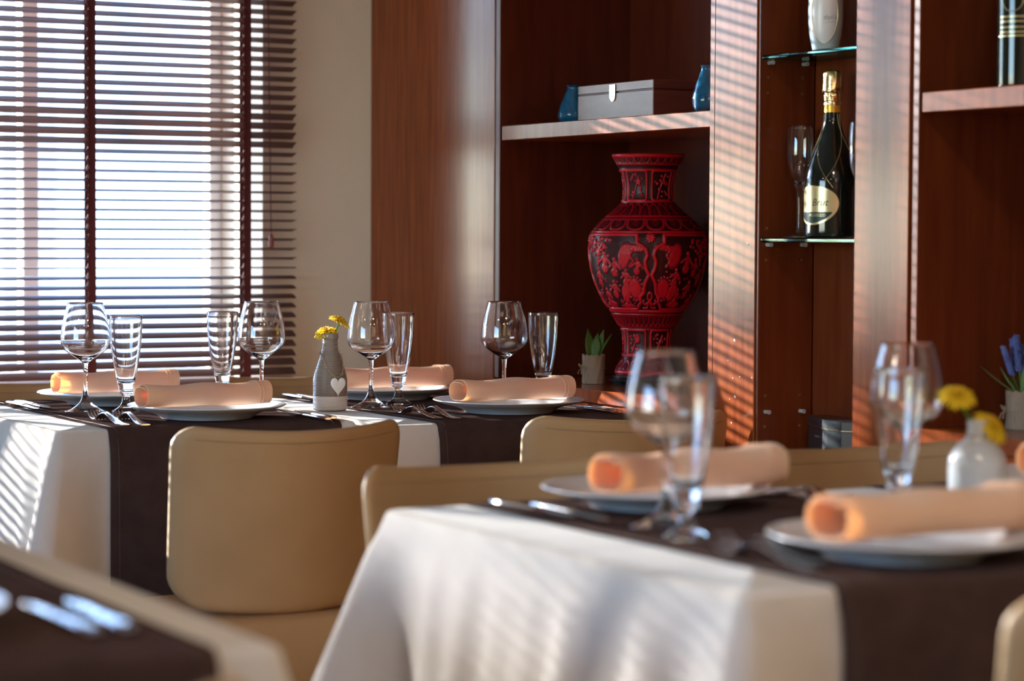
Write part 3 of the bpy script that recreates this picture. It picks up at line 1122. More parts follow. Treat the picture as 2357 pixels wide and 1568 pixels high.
# ------------------------------------------------------------------ drinking glasses
def wine_proto(label, loc):
    t = thing('wine_glass', label, 'wine glass', loc, 0, 'wine glasses')
    out = smooth_prof([(0.0066, 0.104), (0.0147, 0.110), (0.0294, 0.1195), (0.0400, 0.1275), (0.0473, 0.1345), (0.0512, 0.1445), (0.0517, 0.156), (0.0500, 0.175), (0.0470, 0.193), (0.0420, 0.212), (0.0372, 0.2305)], 5)
    th = 0.0011
    inn = smooth_prof([(0.0360, 0.2305), (0.0408, 0.212), (0.0458, 0.193), (0.0488, 0.175), (0.0505, 0.156), (0.0500, 0.1452), (0.0460, 0.1362), (0.0384, 0.1290), (0.0270, 0.1212), (0.0130, 0.1150), (0.0, 0.1135)], 5)
    MB().lathe(out + [(0.0369, 0.2312), (0.0363, 0.2312)] + inn, 64).build('bowl', M['glass'], t, ang=80)
    stem = smooth_prof([(0.0068, 0.034), (0.0050, 0.050), (0.0044, 0.068), (0.0046, 0.088), (0.0052, 0.099), (0.0066, 0.104)], 4)
    MB().lathe(stem, 32).build('stem', M['glass'], t, ang=80)
    foot = [(0, 0.0), (0.044, 0.0), (0.0452, 0.0006), (0.0450, 0.0014)] + smooth_prof([(0.0450, 0.0014), (0.036, 0.0042), (0.027, 0.0085), (0.018, 0.0145), (0.0115, 0.022), (0.0068, 0.034)], 4)[1:]
    MB().lathe(foot, 64).build('foot', M['glass'], t, ang=60)
    return t


def tumbler_proto(label, loc):
    t = thing('footed_tumbler', label, 'glass', loc, 0, 'footed beer tumblers')
    out = smooth_prof([(0.0150, 0.050), (0.0172, 0.058), (0.0200, 0.068), (0.0240, 0.088), (0.0282, 0.112), (0.0316, 0.138), (0.0338, 0.165), (0.0350, 0.203)], 5)
    inn = smooth_prof([(0.0330, 0.203), (0.0318, 0.165), (0.0296, 0.138), (0.0262, 0.112), (0.0218, 0.088), (0.0176, 0.071), (0.0120, 0.0635), (0.0, 0.062)], 5)
    MB().lathe(out + [(0.0347, 0.2045), (0.0334, 0.2045)] + inn, 64).build('bowl', M['glass'], t, ang=80)
    knop = smooth_prof([(0.0086, 0.026), (0.0082, 0.033), (0.0100, 0.0375), (0.0152, 0.0405), (0.0160, 0.0432), (0.0148, 0.0458), (0.0162, 0.048), (0.0150, 0.050)], 4)
    MB().lathe(knop, 48).build('knop', M['glass'], t, ang=80)
    foot = [(0, 0.0), (0.029, 0.0), (0.0302, 0.0008), (0.0300, 0.0020)] + smooth_prof([(0.0300, 0.0020), (0.0235, 0.0062), (0.0160, 0.0110), (0.0108, 0.0175), (0.0086, 0.026)], 4)[1:]
    MB().lathe(foot, 64).build('foot', M['glass'], t, ang=60)
    return t


def onT(px, py):
    p = T(px, py, ZR)
    return (p.x, p.y, ZR + 0.0005)


wg = wine_proto('clear wine glass at far left in front of the blind', onT(197, 948))
WG, TG = 'wine glasses', 'footed beer tumblers'
dup(wg, 'clear wine glass in front of the right blind edge, beside a tumbler', WG, onT(602, 938))
dup(wg, 'clear wine glass standing right of the vase with the heart', WG, onT(854, 938))
dup(wg, 'clear wine glass before the bookcase panel edge, behind a napkin', WG, onT(1160, 934))
dup(wg, 'large blurred wine glass in the foreground, before the red vase', WG, onT(1530, 1214))
dup(wg, 'large blurred wine glass on the right, before the second pillar', WG, onT(2084, 1166))
tb = tumbler_proto('footed tumbler beside the leftmost wine glass', onT(290, 949))
dup(tb, 'footed tumbler left of the wine glass at the right blind edge', TG, onT(512, 928))
dup(tb, 'footed tumbler behind the wine glass next to the vase with the heart', TG, onT(917, 931))
dup(tb, 'footed tumbler before the dark bay, right of a wine glass', TG, onT(1250, 927))
dup(tb, 'blurred footed tumbler behind the large foreground wine glass', TG, onT(1580, 1240))
dup(tb, 'blurred footed tumbler inside the outline of the right foreground wine glass', TG, onT(2066, 1196))


# ------------------------------------------------------------------ cutlery (lies along +y, tip towards +y)
def fork_proto(label, loc, rz):
    b = MB()
    # handle, neck, shoulder: a flattened bar whose width and height follow the fork
    st = [(-0.100, 0.0105, 0.0014, 0.0016), (-0.096, 0.0122, 0.0016, 0.0018), (-0.075, 0.0112, 0.0018, 0.0026), (-0.045, 0.0085, 0.0020, 0.0060), (-0.015, 0.0062, 0.0023, 0.0125),
          (0.010, 0.0052, 0.0025, 0.0175), (0.026, 0.0060, 0.0022, 0.0165), (0.036, 0.0110, 0.0016, 0.0115), (0.044, 0.0128, 0.0013, 0.0060), (0.050, 0.0128, 0.0013, 0.0030)]
    rows = []
    for y, w, h, z in st:
        rows.append([(w * math.cos(a), y, z + h * math.sin(a)) for a in [2 * PI * k / 12 for k in range(12)]])
    b.grid(np.array(rows), close_u=True, flip=True)
    b.add(rows[0], [tuple(range(12))])
    b.add(rows[-1], [tuple(range(12))[::-1]])
    for k in range(4):
        x = -0.0105 + 0.007 * k
        pts = [(x, 0.048, 0.0035), (x, 0.060, 0.0022), (x * 1.0, 0.075, 0.0040), (x, 0.088, 0.0095), (x, 0.098, 0.0165)]
        b.tube(pts, [0.0020, 0.0019, 0.0017, 0.0015, 0.0009], 6)
    o = b.build('dinner_fork', M['steel'], ang=60)
    o.location = loc
    o.rotation_euler = (0, 0, rz)
    return tag(o, label, 'fork', 'dinner forks')


def knife_proto(label, loc, rz):
    t = thing('dinner_knife', label, 'knife', loc, rz, 'dinner knives')
    st = [(-0.110, 0.0075, 0.0022), (-0.106, 0.0098, 0.0036), (-0.07, 0.0092, 0.0042), (-0.03, 0.0075, 0.0040), (0.0, 0.0062, 0.0034)]
    b = MB()
    rows = [[(w * math.cos(a), y, 0.0046 + h * math.sin(a)) for a in [2 * PI * k / 12 for k in range(12)]] for y, w, h in st]
    b.grid(np.array(rows), close_u=True, flip=True)
    b.add(rows[0], [tuple(range(12))])
    b.add(rows[-1], [tuple(range(12))[::-1]])
    b.build('handle', M['steel'], t, ang=60)
    st = [(0.0005, 0.0060, 0.0058, 0.0020), (0.012, 0.0095, 0.0062, 0.0014), (0.06, 0.0102, 0.0066, 0.0011), (0.095, 0.0092, 0.0046, 0.0009), (0.108, 0.0040, 0.0010, 0.0006)]
    rows = [[(w1_, y, 0.0046 + 0.0), (0.3 * w1_, y, 0.0046 + h), (-w2, y, 0.0046 + h), (-w2, y, 0.0046 - h), (0.3 * w1_, y, 0.0046 - h)] for y, w1_, w2, h in st]
    b = MB().grid(np.array(rows), close_u=True)
    b.add(rows[0], [tuple(range(5))[::-1]])
    b.add(rows[-1], [tuple(range(5))])
    b.build('blade', M['steel'], t, ang=25)
    return t


FG, KG = 'dinner forks', 'dinner knives'
fk = None
for lab, x, y, rz in (
        ('outer fork left of the near plate under the leftmost wine glass', 1.598, 4.640, 0),
        ('inner fork beside the near plate under the leftmost wine glass', 1.640, 4.625, -3),
        ('outer fork of the sharp pair right of the vase with the heart', 2.236, 4.535, 1),
        ('inner fork of the sharp pair beside the centre plate', 2.276, 4.520, -3),
        ('blurred outer fork in the right foreground, tines to the glass', 1.612, 2.345, 2),
        ('blurred inner fork in the right foreground beside the plate', 1.655, 2.395, 2),
        ('blurred fork right of the plate behind the large foreground wine glass', 2.022, 2.860, 180),
        ('blurred fork farther right of that plate, at the runner edge', 2.052, 2.880, 180),
        ('fork farther from the plate behind the leftmost wine glass', 1.990, 5.130, 180)):
    if fk is None:
        fk = fork_proto(lab, (x, y, ZR + 0.0003), R(rz))
    else:
        dup(fk, lab, FG, (x, y, ZR + 0.0003), R(rz))
kn = None
for lab, x, y, rz in (
        ('inner knife of the pair between the near left plate and the vase', 2.005, 4.590, 2),
        ('outer knife of the pair between the near left plate and the vase', 2.034, 4.610, -2),
        ('inner knife right of the centre plate by the bookcase ledge', 2.640, 4.520, 1),
        ('outer knife right of the centre plate by the bookcase ledge', 2.664, 4.535, -1),
        ('outer knife at the far left table edge, before the blind', 1.566, 5.100, 180),
        ('inner knife at the far left, beside the plate by the blind', 1.594, 5.120, 182),
        ('left knife of the pair lying behind the vase with the heart', 2.216, 5.080, 179),
        ('right knife of the pair lying behind the vase with the heart', 2.236, 5.060, 181),
        ('blurred outer knife left of the far foreground plate', 1.613, 2.905, 182),
        ('blurred inner knife left of the far foreground plate', 1.642, 2.850, 178),
        ('out-of-focus inner knife in the bottom left corner', 0.738, 2.290, 2),
        ('out-of-focus outer knife in the bottom left corner', 0.778, 2.290, -1)):
    if kn is None:
        kn = knife_proto(lab, (x, y, ZR + 0.0003), R(rz))
    else:
        dup(kn, lab, KG, (x, y, ZR + 0.0003), R(rz))


# ------------------------------------------------------------------ bud vases and flowers
def flower(label, base, top, size, lean, seed, group):
    """chrysanthemum: stem from base to top, flower head leaning"""
    rnd = random.Random(seed)
    base, top = Vector(base), Vector(top)
    t = thing('chrysanthemum', label, 'flower', base, 0, group)
    d = top - base
    side = Vector((lean.x, lean.y, 0)) * 0.12 * d.length
    pts = [d * k / 6 + side * math.sin(PI * k / 6) * -0.4 for k in range(7)]
    MB().tube(pts, 0.0017 * max(1, size / 0.022), 7).build('stem', M['stem'], t)
    n = lean.normalized()
    q = Vector((0, 0, 1)).rotation_difference(n).to_matrix().to_4x4()
    mt = Matrix.Translation(d) @ q
    b = MB()
    tips = []
    for lay, (cnt, ln, up, wd) in enumerate(((26, 1.0, -0.16, .17), (26, 0.93, 0.10, .16), (24, 0.80, 0.32, .15), (20, 0.62, 0.52, .13), (14, 0.42, 0.72, .11), (9, 0.24, 0.86, .09))):
        for k in range(cnt):
            a = 2 * PI * (k + 0.5 * (lay % 2)) / cnt + rnd.uniform(-.08, .08)
            L = size * ln * rnd.uniform(.88, 1.08)
            uu = up + rnd.uniform(-.07, .07)
            w = size * wd
            pts = []
            for i, (f, ww, dz) in enumerate(((0.12, .45, 0.0), (0.5, 1.0, 0.14), (0.82, .95, 0.10), (1.0, .35, -0.04))):
                r = L * f
                zz = size * 0.62 * uu * f + size * dz * (1 - abs(uu) * .5) * 0.7
                for sgn in (-1, 0, 1):
                    pts.append((r * math.cos(a) - sgn * w * ww * .5 * math.sin(a), r * math.sin(a) + sgn * w * ww * .5 * math.cos(a), zz - (0.0 if sgn else 0.12 * w)))
            F = []
            for i in range(3):
                for j in range(2):
                    F.append((i * 3 + j, i * 3 + j + 1, i * 3 + j + 4, i * 3 + j + 3))
            b.add(pts, F, 0, mt)
            up_t = 0.2 + 0.55 * max(0, uu)
            tips += [up_t * 0.3] * 3 + [up_t * 0.6] * 3 + [up_t * 1.0] * 3 + [up_t * 1.35] * 3
    o = b.build('petals', M['petal'], t, ang=80)
    at = o.data.attributes.new('tip', 'FLOAT', 'POINT')
    at.data.foreach_set('value', tips)
    md = o.modifiers.new('body', 'SOLIDIFY')
    md.thickness = 0.0007
    MB().lathe([(0, -size * .16), (size * .12, -size * .14), (size * .22, -size * .04), (size * .2, size * .05), (0, size * .1)], 14, mat=mt).build('calyx', M['stem'], t)
    return t


def heart_geo(w, h, th, mat):
    n = 40
    ring = []
    for k in range(n):
        a = 2 * PI * k / n
        x = 16 * math.sin(a) ** 3
        y = 13 * math.cos(a) - 5 * math.cos(2 * a) - 2 * math.cos(3 * a) - math.cos(4 * a)
        ring.append((x / 32 * w, (y + 2.5) / 29 * h))
    b = MB()
    rows = []
    for s_, zz in ((0.0, th), (0.8, th), (0.94, th * .85), (1.0, th * .5), (0.97, 0.0)):
        rows.append([(x * max(s_, .001), zz, z * max(s_, .001)) for x, z in ring])
    b.grid(np.array(rows), close_u=True, mat=mat)
    b.add(rows[-1], [tuple(range(n))], 0, mat)
    return b


vp = T(760, 944.5, ZC)
va = thing('bud_vase', 'ribbed taupe bottle vase with twine and white heart', 'vase', (vp.x, vp.y, ZC + 0.0008))
vprof = smooth_prof([(0.0368, 0.002), (0.0372, 0.02), (0.0372, 0.036), (0.0372, 0.062), (0.0366, 0.069), (0.0340, 0.081), (0.0280, 0.099), (0.0225, 0.115), (0.0192, 0.127), (0.0168, 0.138), (0.0164, 0.152), (0.0166, 0.154)], 16)
dense = []
L = 0
for (a, c), (d, e) in zip(vprof, vprof[1:]):
    for k in range(2):
        dense.append((a + (d - a) * k / 2, c + (e - c) * k / 2))
rib = [(r + 0.00055 * math.sin(z * 2 * PI / 0.0036), z) for r, z in dense]
cut = 0.031
lo_ = [(0, 0.0), (0.034, 0.0)] + [q for q in rib if q[1] <= cut]
hi_ = [q for q in rib if q[1] >= cut - 0.0004]
lip = [(0.0178, 0.1555), (0.0182, 0.158), (0.0182, 0.165), (0.0172, 0.1668), (0.0158, 0.1662), (0.0150, 0.158), (0.0150, 0.120), (0.0200, 0.100), (0.030, 0.080), (0.033, 0.060), (0.033, 0.010), (0, 0.008)]
MB().lathe(hi_ + lip, 64).build('body', M['glaze'], va, ang=70)
MB().lathe(lo_, 64).build('foot_band', M['glaze_white'], va, ang=50)
tw = MB()
fdir = Vector((-fw.x, -fw.y, 0)).normalized()          # side of the vase turned to the room
fa = math.atan2(fdir.y, fdir.x)
hook = Vector((0.0385 * math.cos(fa + 0.50), 0.0385 * math.sin(fa + 0.50), 0.071))


def vr(z):
    for (a, c), (d, e) in zip(vprof, vprof[1:]):
        if c <= z <= e:
            return a + (d - a) * (z - c) / max(1e-6, e - c)
    return vprof[-1][0] if z > vprof[-1][1] else vprof[0][0]


loop = []
for k in range(49):
    a = 2 * PI * k / 48
    dz = math.cos(a)                                     # lowest at the heart
    w = max(0, dz) ** 3
    zz = 0.121 - 0.008 * dz - 0.040 * w
    rr = vr(zz) + 0.0018
    ang = fa + 0.50 + a
    loop.append((rr * math.cos(ang), rr * math.sin(ang), zz))
tw.tube(loop, 0.0013, 6)
rnd = random.Random(2)
for k in range(14):
    p = Vector(loop[rnd.randrange(48)])
    e = Vector((rnd.uniform(-1, 1), rnd.uniform(-1, 1), rnd.uniform(-.6, 1))) * 0.006
    o_ = Vector((p.x, p.y, 0)).normalized() * 0.003
    tw.tube([p, p + o_ + e * .6, p + o_ + e * 1.2], [0.00025, 0.0002, 0.0001], 4)
tw.build('twine', M['twine'], va)
hm = tr(0.0395 * math.cos(fa + 0.50), 0.0395 * math.sin(fa + 0.50), 0.052) @ rot('Z', fa + 0.50 - PI / 2)
heart_geo(0.035, 0.040, 0.004, hm).build('heart', M['heart'], va, ang=40)
VP = Vector(va.location)


def from_cam(px, py, d_ref):
    """3D point seen at a pixel, at the same depth as a reference point"""
    dr = ray(px, py)
    dep = (Vector(d_ref) - CAM).dot(fw)
    return CAM + dr * dep


FLG = 'yellow chrysanthemums in the vase with the heart'
camr = cr.copy()
flower('yellow and rust chrysanthemum lying low on the vase lip', VP + Vector((-0.004, 0, 0.150)), from_cam(750, 767, VP), 0.027, Vector((-.30, -.10, .95)), 4, FLG)
flower('yellow and rust chrysanthemum standing taller, next to the wine glass', VP + Vector((0.006, 0, 0.150)), from_cam(781, 742, VP), 0.026, Vector((.42, -.15, .85)), 9, FLG)

vq = Vector(T(2247, 1180, ZC))
vc = thing('bud_vase', 'blurred pale bottle vase holding yellow flowers in the right foreground', 'vase', (vq.x, vq.y, ZC + 0.0008))
pr = [(0, 0), (0.037, 0.0)] + smooth_prof([(0.0385, 0.003), (0.0400, 0.03), (0.0400, 0.068), (0.0375, 0.080), (0.0280, 0.094), (0.0170, 0.102), (0.0140, 0.110), (0.0145, 0.126)], 6) + [(0.0145, 0.129), (0.0115, 0.129), (0.0110, 0.112), (0.020, 0.098), (0.035, 0.070), (0.035, 0.01), (0, 0.008)]
MB().lathe(pr, 64).build('body', M['glaze_blue'], vc, ang=50)
MB().tube([(0.0155 * math.cos(2 * PI * k / 32), 0.0155 * math.sin(2 * PI * k / 32), 0.108 + 0.002 * math.sin(2 * PI * k / 32)) for k in range(33)], 0.0014, 6).build('twine', M['twine'], vc)
VQ = Vector(vc.location)
F2 = 'yellow chrysanthemums in the pale foreground vase'
flower('blurred yellow flower leaning left over the wine glass rim', VQ + Vector((-0.003, 0, 0.118)), from_cam(2202, 915, VQ), 0.027, Vector((-.2, -.45, .85)), 14, F2)
flower('blurred yellow flower drooping to the right of the pale vase', VQ + Vector((0.004, 0, 0.118)), from_cam(2280, 985, VQ), 0.029, Vector((.35, -.60, .65)), 19, F2)

# ================================================================== THINGS IN THE BOOKCASE
# ------------------------------------------------------------------ carved lacquer vase


def pt_on(px, py, x):               # pixel -> point on a vertical plane x inside the shelves
    return PX(px, py, x)


cb = pt_on(1488, 884, XB + 0.195)
LV = thing('carved_vase', 'tall red carved lacquer vase with scenes in cartouches', 'vase', (cb.x, cb.y, ZL + 0.0006))
dist = (Vector(LV.location) - CAM).dot(fw)
mpp = dist / FPX
# profile measured in pixels: (y, half width)
pm = [(862, 74), (850, 73), (835, 64), (815, 56), (795, 55), (770, 57), (757, 60), (745, 70), (730, 78), (722, 84), (714, 86), (702, 97), (680, 109), (650, 122), (620, 130.5), (590, 135), (562, 136), (545, 133), (530, 126), (516, 114), (502, 100),
      (493, 88), (484, 77), (474, 67), (466, 60), (450, 57), (430, 57), (410, 61), (395, 66), (383, 72), (372, 78), (364, 82), (360, 83)]
yb = 887.0
prof = [(h * mpp, (yb - y) * mpp) for y, h in pm]
NV, NT = 420, 480
zs_ = np.array([p[1] for p in prof])
rs_ = np.array([p[0] for p in prof])
# arc-length style resampling, smoothed radius
zz = np.linspace(zs_[0], zs_[-1], NV)
rr = np.interp(zz, zs_, rs_)
ker = np.ones(9) / 9
rr = np.convolve(np.pad(rr, 4, mode='edge'), ker, mode='valid')
TH = np.linspace(-PI, PI, NT, endpoint=False)
YP = (yb - zz / mpp)                # photo row of every ring
A, Yr = np.meshgrid(TH, YP)
Hm = np.zeros_like(A)
RR = rr[:, None] / mpp              # px radius
rnd = np.random.RandomState(11)


def soft(dv, w):
    return np.clip(1 - dv / w, 0, 1)


def raise_(mask, h):
    np.maximum(Hm, mask * h, out=Hm)


# horizontal mouldings
for yy, w, h in ((362, 5, .8), (382, 2.2, .5), (395, 2.5, .8), (466, 2.5, .7), (500, 2.6, .6), (507, 2.2, .5), (535, 2.2, .75), (716, 3.0, .75), (724, 2.2, .5), (752, 2.0, .5), (758, 2.0, .6), (818, 2.4, .7), (856, 4.5, .7)):
    raise_(np.clip(1.4 - np.abs(Yr - yy) / w, 0, 1), h)
# petal bands
def petals(y0, y1, n, h, up=True, ph=0.0):
    m = (Yr > y0) & (Yr < y1)
    v = (Yr - y0) / (y1 - y0)
    v = 1 - v if up else v
    u = ((A / (2 * PI) * n + ph) % 1.0) * 2 - 1
    rad_ = np.sqrt(u * u + np.clip((v - 0.35) / 0.62, 0, 1) ** 2)
    rim = soft(np.abs(rad_ - 0.86), 0.2)
    core = soft(np.abs(rad_ - 0.0), 0.55) * (0.6 + 0.4 * np.cos(u * 9) * np.cos(v * 11))
    np.maximum(Hm, np.where(m, np.maximum(rim * h, core * h * .8), 0), out=Hm)


petals(366, 382, 26, .65, False)
petals(468, 499, 24, .6, True)
petals(508, 533, 16, .6, False, .25)
petals(725, 752, 40, .75, False)
petals(826, 852, 18, .6, True)


def seg(a0, y0, a1, y1, w, h, rsc):
    """raised stroke between two (angle px, row) points"""
    x = A * rsc
    dx, dy = a1 - a0, y1 - y0
    t = np.clip(((x - a0) * dx + (Yr - y0) * dy) / (dx * dx + dy * dy + 1e-9), 0, 1)
    dd = np.hypot(x - (a0 + t * dx), Yr - (y0 + t * dy))
    raise_(np.clip((w - dd) / (w * .55), 0, 1), h)


def blob(a0, y0, ra, rb, h, rsc, ang=0.0, tex=0.0):
    x, y = A * rsc - a0, Yr - y0
    c, s_ = math.cos(ang), math.sin(ang)
    q = np.sqrt(((x * c + y * s_) / ra) ** 2 + ((-x * s_ + y * c) / rb) ** 2)
    m = np.clip((1 - q) / .35, 0, 1)
    if tex:
        m = m * (1 - tex * (0.5 + 0.5 * np.sin((x + y * .5) * 1.1 + y * .3)))
    raise_(m, h)


RS = 132.0                          # px per radian on the belly
per_ = PI / 2 * RS
for c in range(4):
    ac = (-PI * 0.75 + c * PI / 2) * RS
    # lobed cartouche outline
    hw = per_ / 2
    out = [(-hw * .70, 541), (hw * .70, 541), (hw * .70, 560), (hw * .80, 566), (hw * .90, 575), (hw * .93, 588), (hw * .88, 602), (hw * .90, 618), (hw * .97, 633), (hw * .89, 648), (hw * .86, 660), (hw * .84, 674),
           (hw * .74, 682), (hw * .76, 694), (hw * .68, 702), (hw * .62, 712), (-hw * .62, 712), (-hw * .68, 702), (-hw * .76, 694), (-hw * .74, 682), (-hw * .84, 674), (-hw * .86, 660), (-hw * .89, 648), (-hw * .97, 633), (-hw * .90, 618),
           (-hw * .88, 602), (-hw * .93, 588), (-hw * .90, 575), (-hw * .80, 566), (-hw * .70, 560), (-hw * .70, 541)]
    for (x0, y0), (x1, y1) in zip(out, out[1:]):
        seg(ac + x0, y0, ac + x1, y1, 4.4, 1.0, RS)
    # tree with fruit clusters
    tx = ac + (-.36 if c % 2 else .38) * hw
    sg = 1 if c % 2 else -1
    trunk = [(tx, 610), (tx + 6 * sg, 596), (tx + 2 * sg, 584), (tx + 12 * sg, 572), (tx + 22 * sg, 562)]
    for (x0, y0), (x1, y1) in zip(trunk, trunk[1:]):
        seg(x0, y0, x1, y1, 4.2, .85, RS)
    for k in range(34):
        blob(tx + sg * rnd.uniform(-30, 44), rnd.uniform(546, 592), 4, 4, .95, RS)
    for k in range(5):
        seg(tx + 2 * sg, 584, tx + sg * rnd.uniform(-25, 40), rnd.uniform(550, 585), 2.0, .7, RS)
    # roof / rocks
    rx = ac + (.42 if c % 2 else -.45) * hw
    blob(rx, 590, 17, 34, .8, RS, .25, .35)
    blob(rx + 20 * sg, 572, 34, 9, .85, RS, .15, .5)
    for k in range(12):
        blob(rx + (16 - k * 2.2 * 0) * sg + math.sin(k) * 4, 570 + k * 4.0, 3, 3, .9, RS)
    blob(rx - 4 * sg, 672, 15, 24, .85, RS, .3, .3)
    blob(rx + 22 * sg, 664, 19, 27, .75, RS, -.2, .15)
    for k in range(16):
        a = k / 16 * 2 * PI
        blob(rx + 22 * sg + 20 * math.cos(a), 664 + 27 * math.sin(a), 3, 3, .9, RS)
    # robed figures
    for fx, fy, s_ in ((-.10, 600, 1.15), (.14, 612, 1.0), (-.34, 634, .95), (.38, 636, .9), (.06, 662, .95), (-.22, 678, .85), (.30, 690, .8), (.62, 610, .9)):
        X = ac + fx * hw * 1.15
        blob(X, fy - 14 * s_, 4 * s_, 5 * s_, 1.0, RS)
        blob(X + 1, fy, 8 * s_, 12 * s_, .85, RS, .15, .35)
        blob(X - 2, fy + 16 * s_, 10 * s_, 11 * s_, .85, RS, -.2, .45)
        seg(X - 6 * s_, fy - 4, X - 15 * s_, fy + 4, 2.6 * s_, .8, RS)
        seg(X + 6 * s_, fy - 4, X + 14 * s_, fy + 8, 2.6 * s_, .8, RS)
    for k in range(34):
        blob(ac + rnd.uniform(-.68, .68) * hw, rnd.uniform(625, 706), rnd.uniform(2, 5), rnd.uniform(2, 5), rnd.uniform(.4, .75), RS)
    blob(ac - .25 * hw, 700, 26, 9, .8, RS, 0, .4)
    blob(ac + .35 * hw, 704, 30, 6, .75, RS, 0, .5)
    # ornaments between the cartouches
    ag = ac + hw
    if ag > PI * RS:
        ag -= 2 * PI * RS
    for k in range(10):
        a = k / 10 * 2 * PI
        blob(ag + 7 * math.cos(a), 548 + 7 * math.sin(a), 5.5, 2.4, .95, RS, a)
    blob(ag, 548, 4, 4, .7, RS)
    for sgn in (-1, 1):
        pts = [(0, 672), (5, 676), (6, 684), (1, 692), (8, 698), (15, 700), (19, 694), (16, 690)]
        for (x0, y0), (x1, y1) in zip(pts, pts[1:]):
            seg(ag + sgn * x0, y0, ag + sgn * x1, y1, 2.6, .9, RS)
        seg(ag, 690, ag + sgn * 7, 708, 2.4, .9, RS)
        seg(ag + sgn * 7, 708, ag + sgn * 20, 708, 2.2, .85, RS)
# neck panels with blossom branches (6 around), foot panels likewise
for c in range(6):
    ac = (-PI + (c + .5) * PI / 3) * 58
    hw = PI / 6 * 58
    for (yt, ybm, lob) in ((397, 463, 0), (760, 815, 1)):
        o_ = [(-hw * .8, yt + 4), (-hw * .7, yt), (hw * .7, yt), (hw * .8, yt + 4), (hw * .8, ybm - 4), (hw * .7, ybm), (-hw * .7, ybm), (-hw * .8, ybm - 4), (-hw * .8, yt + 4)]
        for (x0, y0), (x1, y1) in zip(o_, o_[1:]):
            seg(ac + x0, y0, ac + x1, y1, 2.6, .95, 58)
        seg(ac - hw * .35, ybm - 5, ac + hw * .2, yt + 12, 2.0, .8, 58)
        for k in range(16):
            blob(ac + rnd.uniform(-.55, .55) * hw, rnd.uniform(yt + 7, ybm - 7), rnd.uniform(2.2, 4.5), rnd.uniform(2, 3.4), .85, 58, rnd.uniform(0, 3))
        blob(ac + hw * .15, yt + 24, 7, 7, .85, 58, 0, .4)
Hm *= 0.88 + 0.12 * rnd.rand(*Hm.shape)
ground = 0.10 * (np.sin(A * 140) * np.sin(Yr * 1.2)).clip(0, 1)
Hm = np.maximum(Hm, ground)
disp = 0.0036 * Hm
rad_ = rr[:, None] + disp - 0.002
ang_ = A + fa                        # cartouche gap turned to the room
VX = np.stack([rad_ * np.cos(ang_), rad_ * np.sin(ang_), np.repeat(zz[:, None], NT, 1)], -1)
b = MB()
V = VX.reshape(-1, 3)
ii = np.arange(NV - 1)[:, None] * NT
jj = np.arange(NT)[None, :]
kk = (jj + 1) % NT
Q = np.stack([ii + jj, ii + kk, ii + NT + kk, ii + NT + jj], -1).reshape(-1, 4)
me = bpy.data.meshes.new('body')
me.from_pydata(V.tolist(), [], Q.tolist())
me.materials.append(M['lacquer'])
me.polygons.foreach_set('use_smooth', [True] * len(Q))
at = me.attributes.new('relief', 'FLOAT', 'POINT')
at.data.foreach_set('value', Hm.reshape(-1).astype(np.float32))
me.update()
bo = bpy.data.objects.new('body', me)
COL.objects.link(bo)
bo.parent = LV
rt = prof[-1][0]
zt = prof[-1][1]
lipm = MB().lathe([(rt - 0.002, zt - 0.0004), (rt + 0.001, zt + 0.0008), (rt, zt + 0.0024), (rt - 0.005, zt + 0.0022), (rt - 0.016, zt - 0.012), (rt - 0.028, zt - 0.06), (0, zt - 0.07)], 64)
lipm.build('rim', pbr('lacquer_rim', (0.30, 0.006, 0.01), 0.3, c2=(0.36, 0.01, 0.014), scale=40, coat=.3), LV, ang=50)
rb0 = 85 * mpp
st = [(0, 0), (rb0 * .93, 0), (rb0 * .96, 0.003), (rb0 * .90, 0.006), (rb0 * 1.0, 0.009), (rb0 * 1.02, 0.0125), (rb0 * .98, 0.0155), (rb0 * .90, 0.0165), (rb0 * .93, 0.019), (rb0 * .93, 0.0215), (rb0 * .88, prof[0][1] - 0.0005), (0, prof[0][1] - 0.0005)]
MB().lathe(st, 64).build('stand', M['black_wood'], LV, ang=40)


# ------------------------------------------------------------------ potted plants in burlap
def pot(root, rad, h, seed):
    rnd = random.Random(seed)
    n = 48
    rows = []
    for k in range(9):
        v = k / 8
        rows.append([((rad * (1 - 0.02 * math.sin(v * PI)) + 0.0008 * math.sin(i * 3 + k)) * math.cos(2 * PI * i / n), (rad + 0.0008 * math.sin(i * 5 + k)) * math.sin(2 * PI * i / n), h * v + (0.0018 * math.sin(i * 1.7) if k == 8 else 0)) for i in range(n)])
    b = MB().grid(np.array(rows), close_u=True)
    inn = [[(p[0] * .94, p[1] * .94, p[2]) for p in rows[-1]], [(p[0] * .92, p[1] * .92, h - 0.006) for p in rows[-1]]]
    b.grid(np.array([rows[-1], inn[0], inn[1]]), close_u=True)
    b.add(rows[0], [tuple(range(n))[::-1]])
    o = b.build('pot', M['burlap'], root, ang=50)
    MB().lathe([(rad * .925, h - 0.0065), (rad * .5, h - 0.003), (0, h - 0.002)], 24).build('soil', M['soil'], root)
    return o


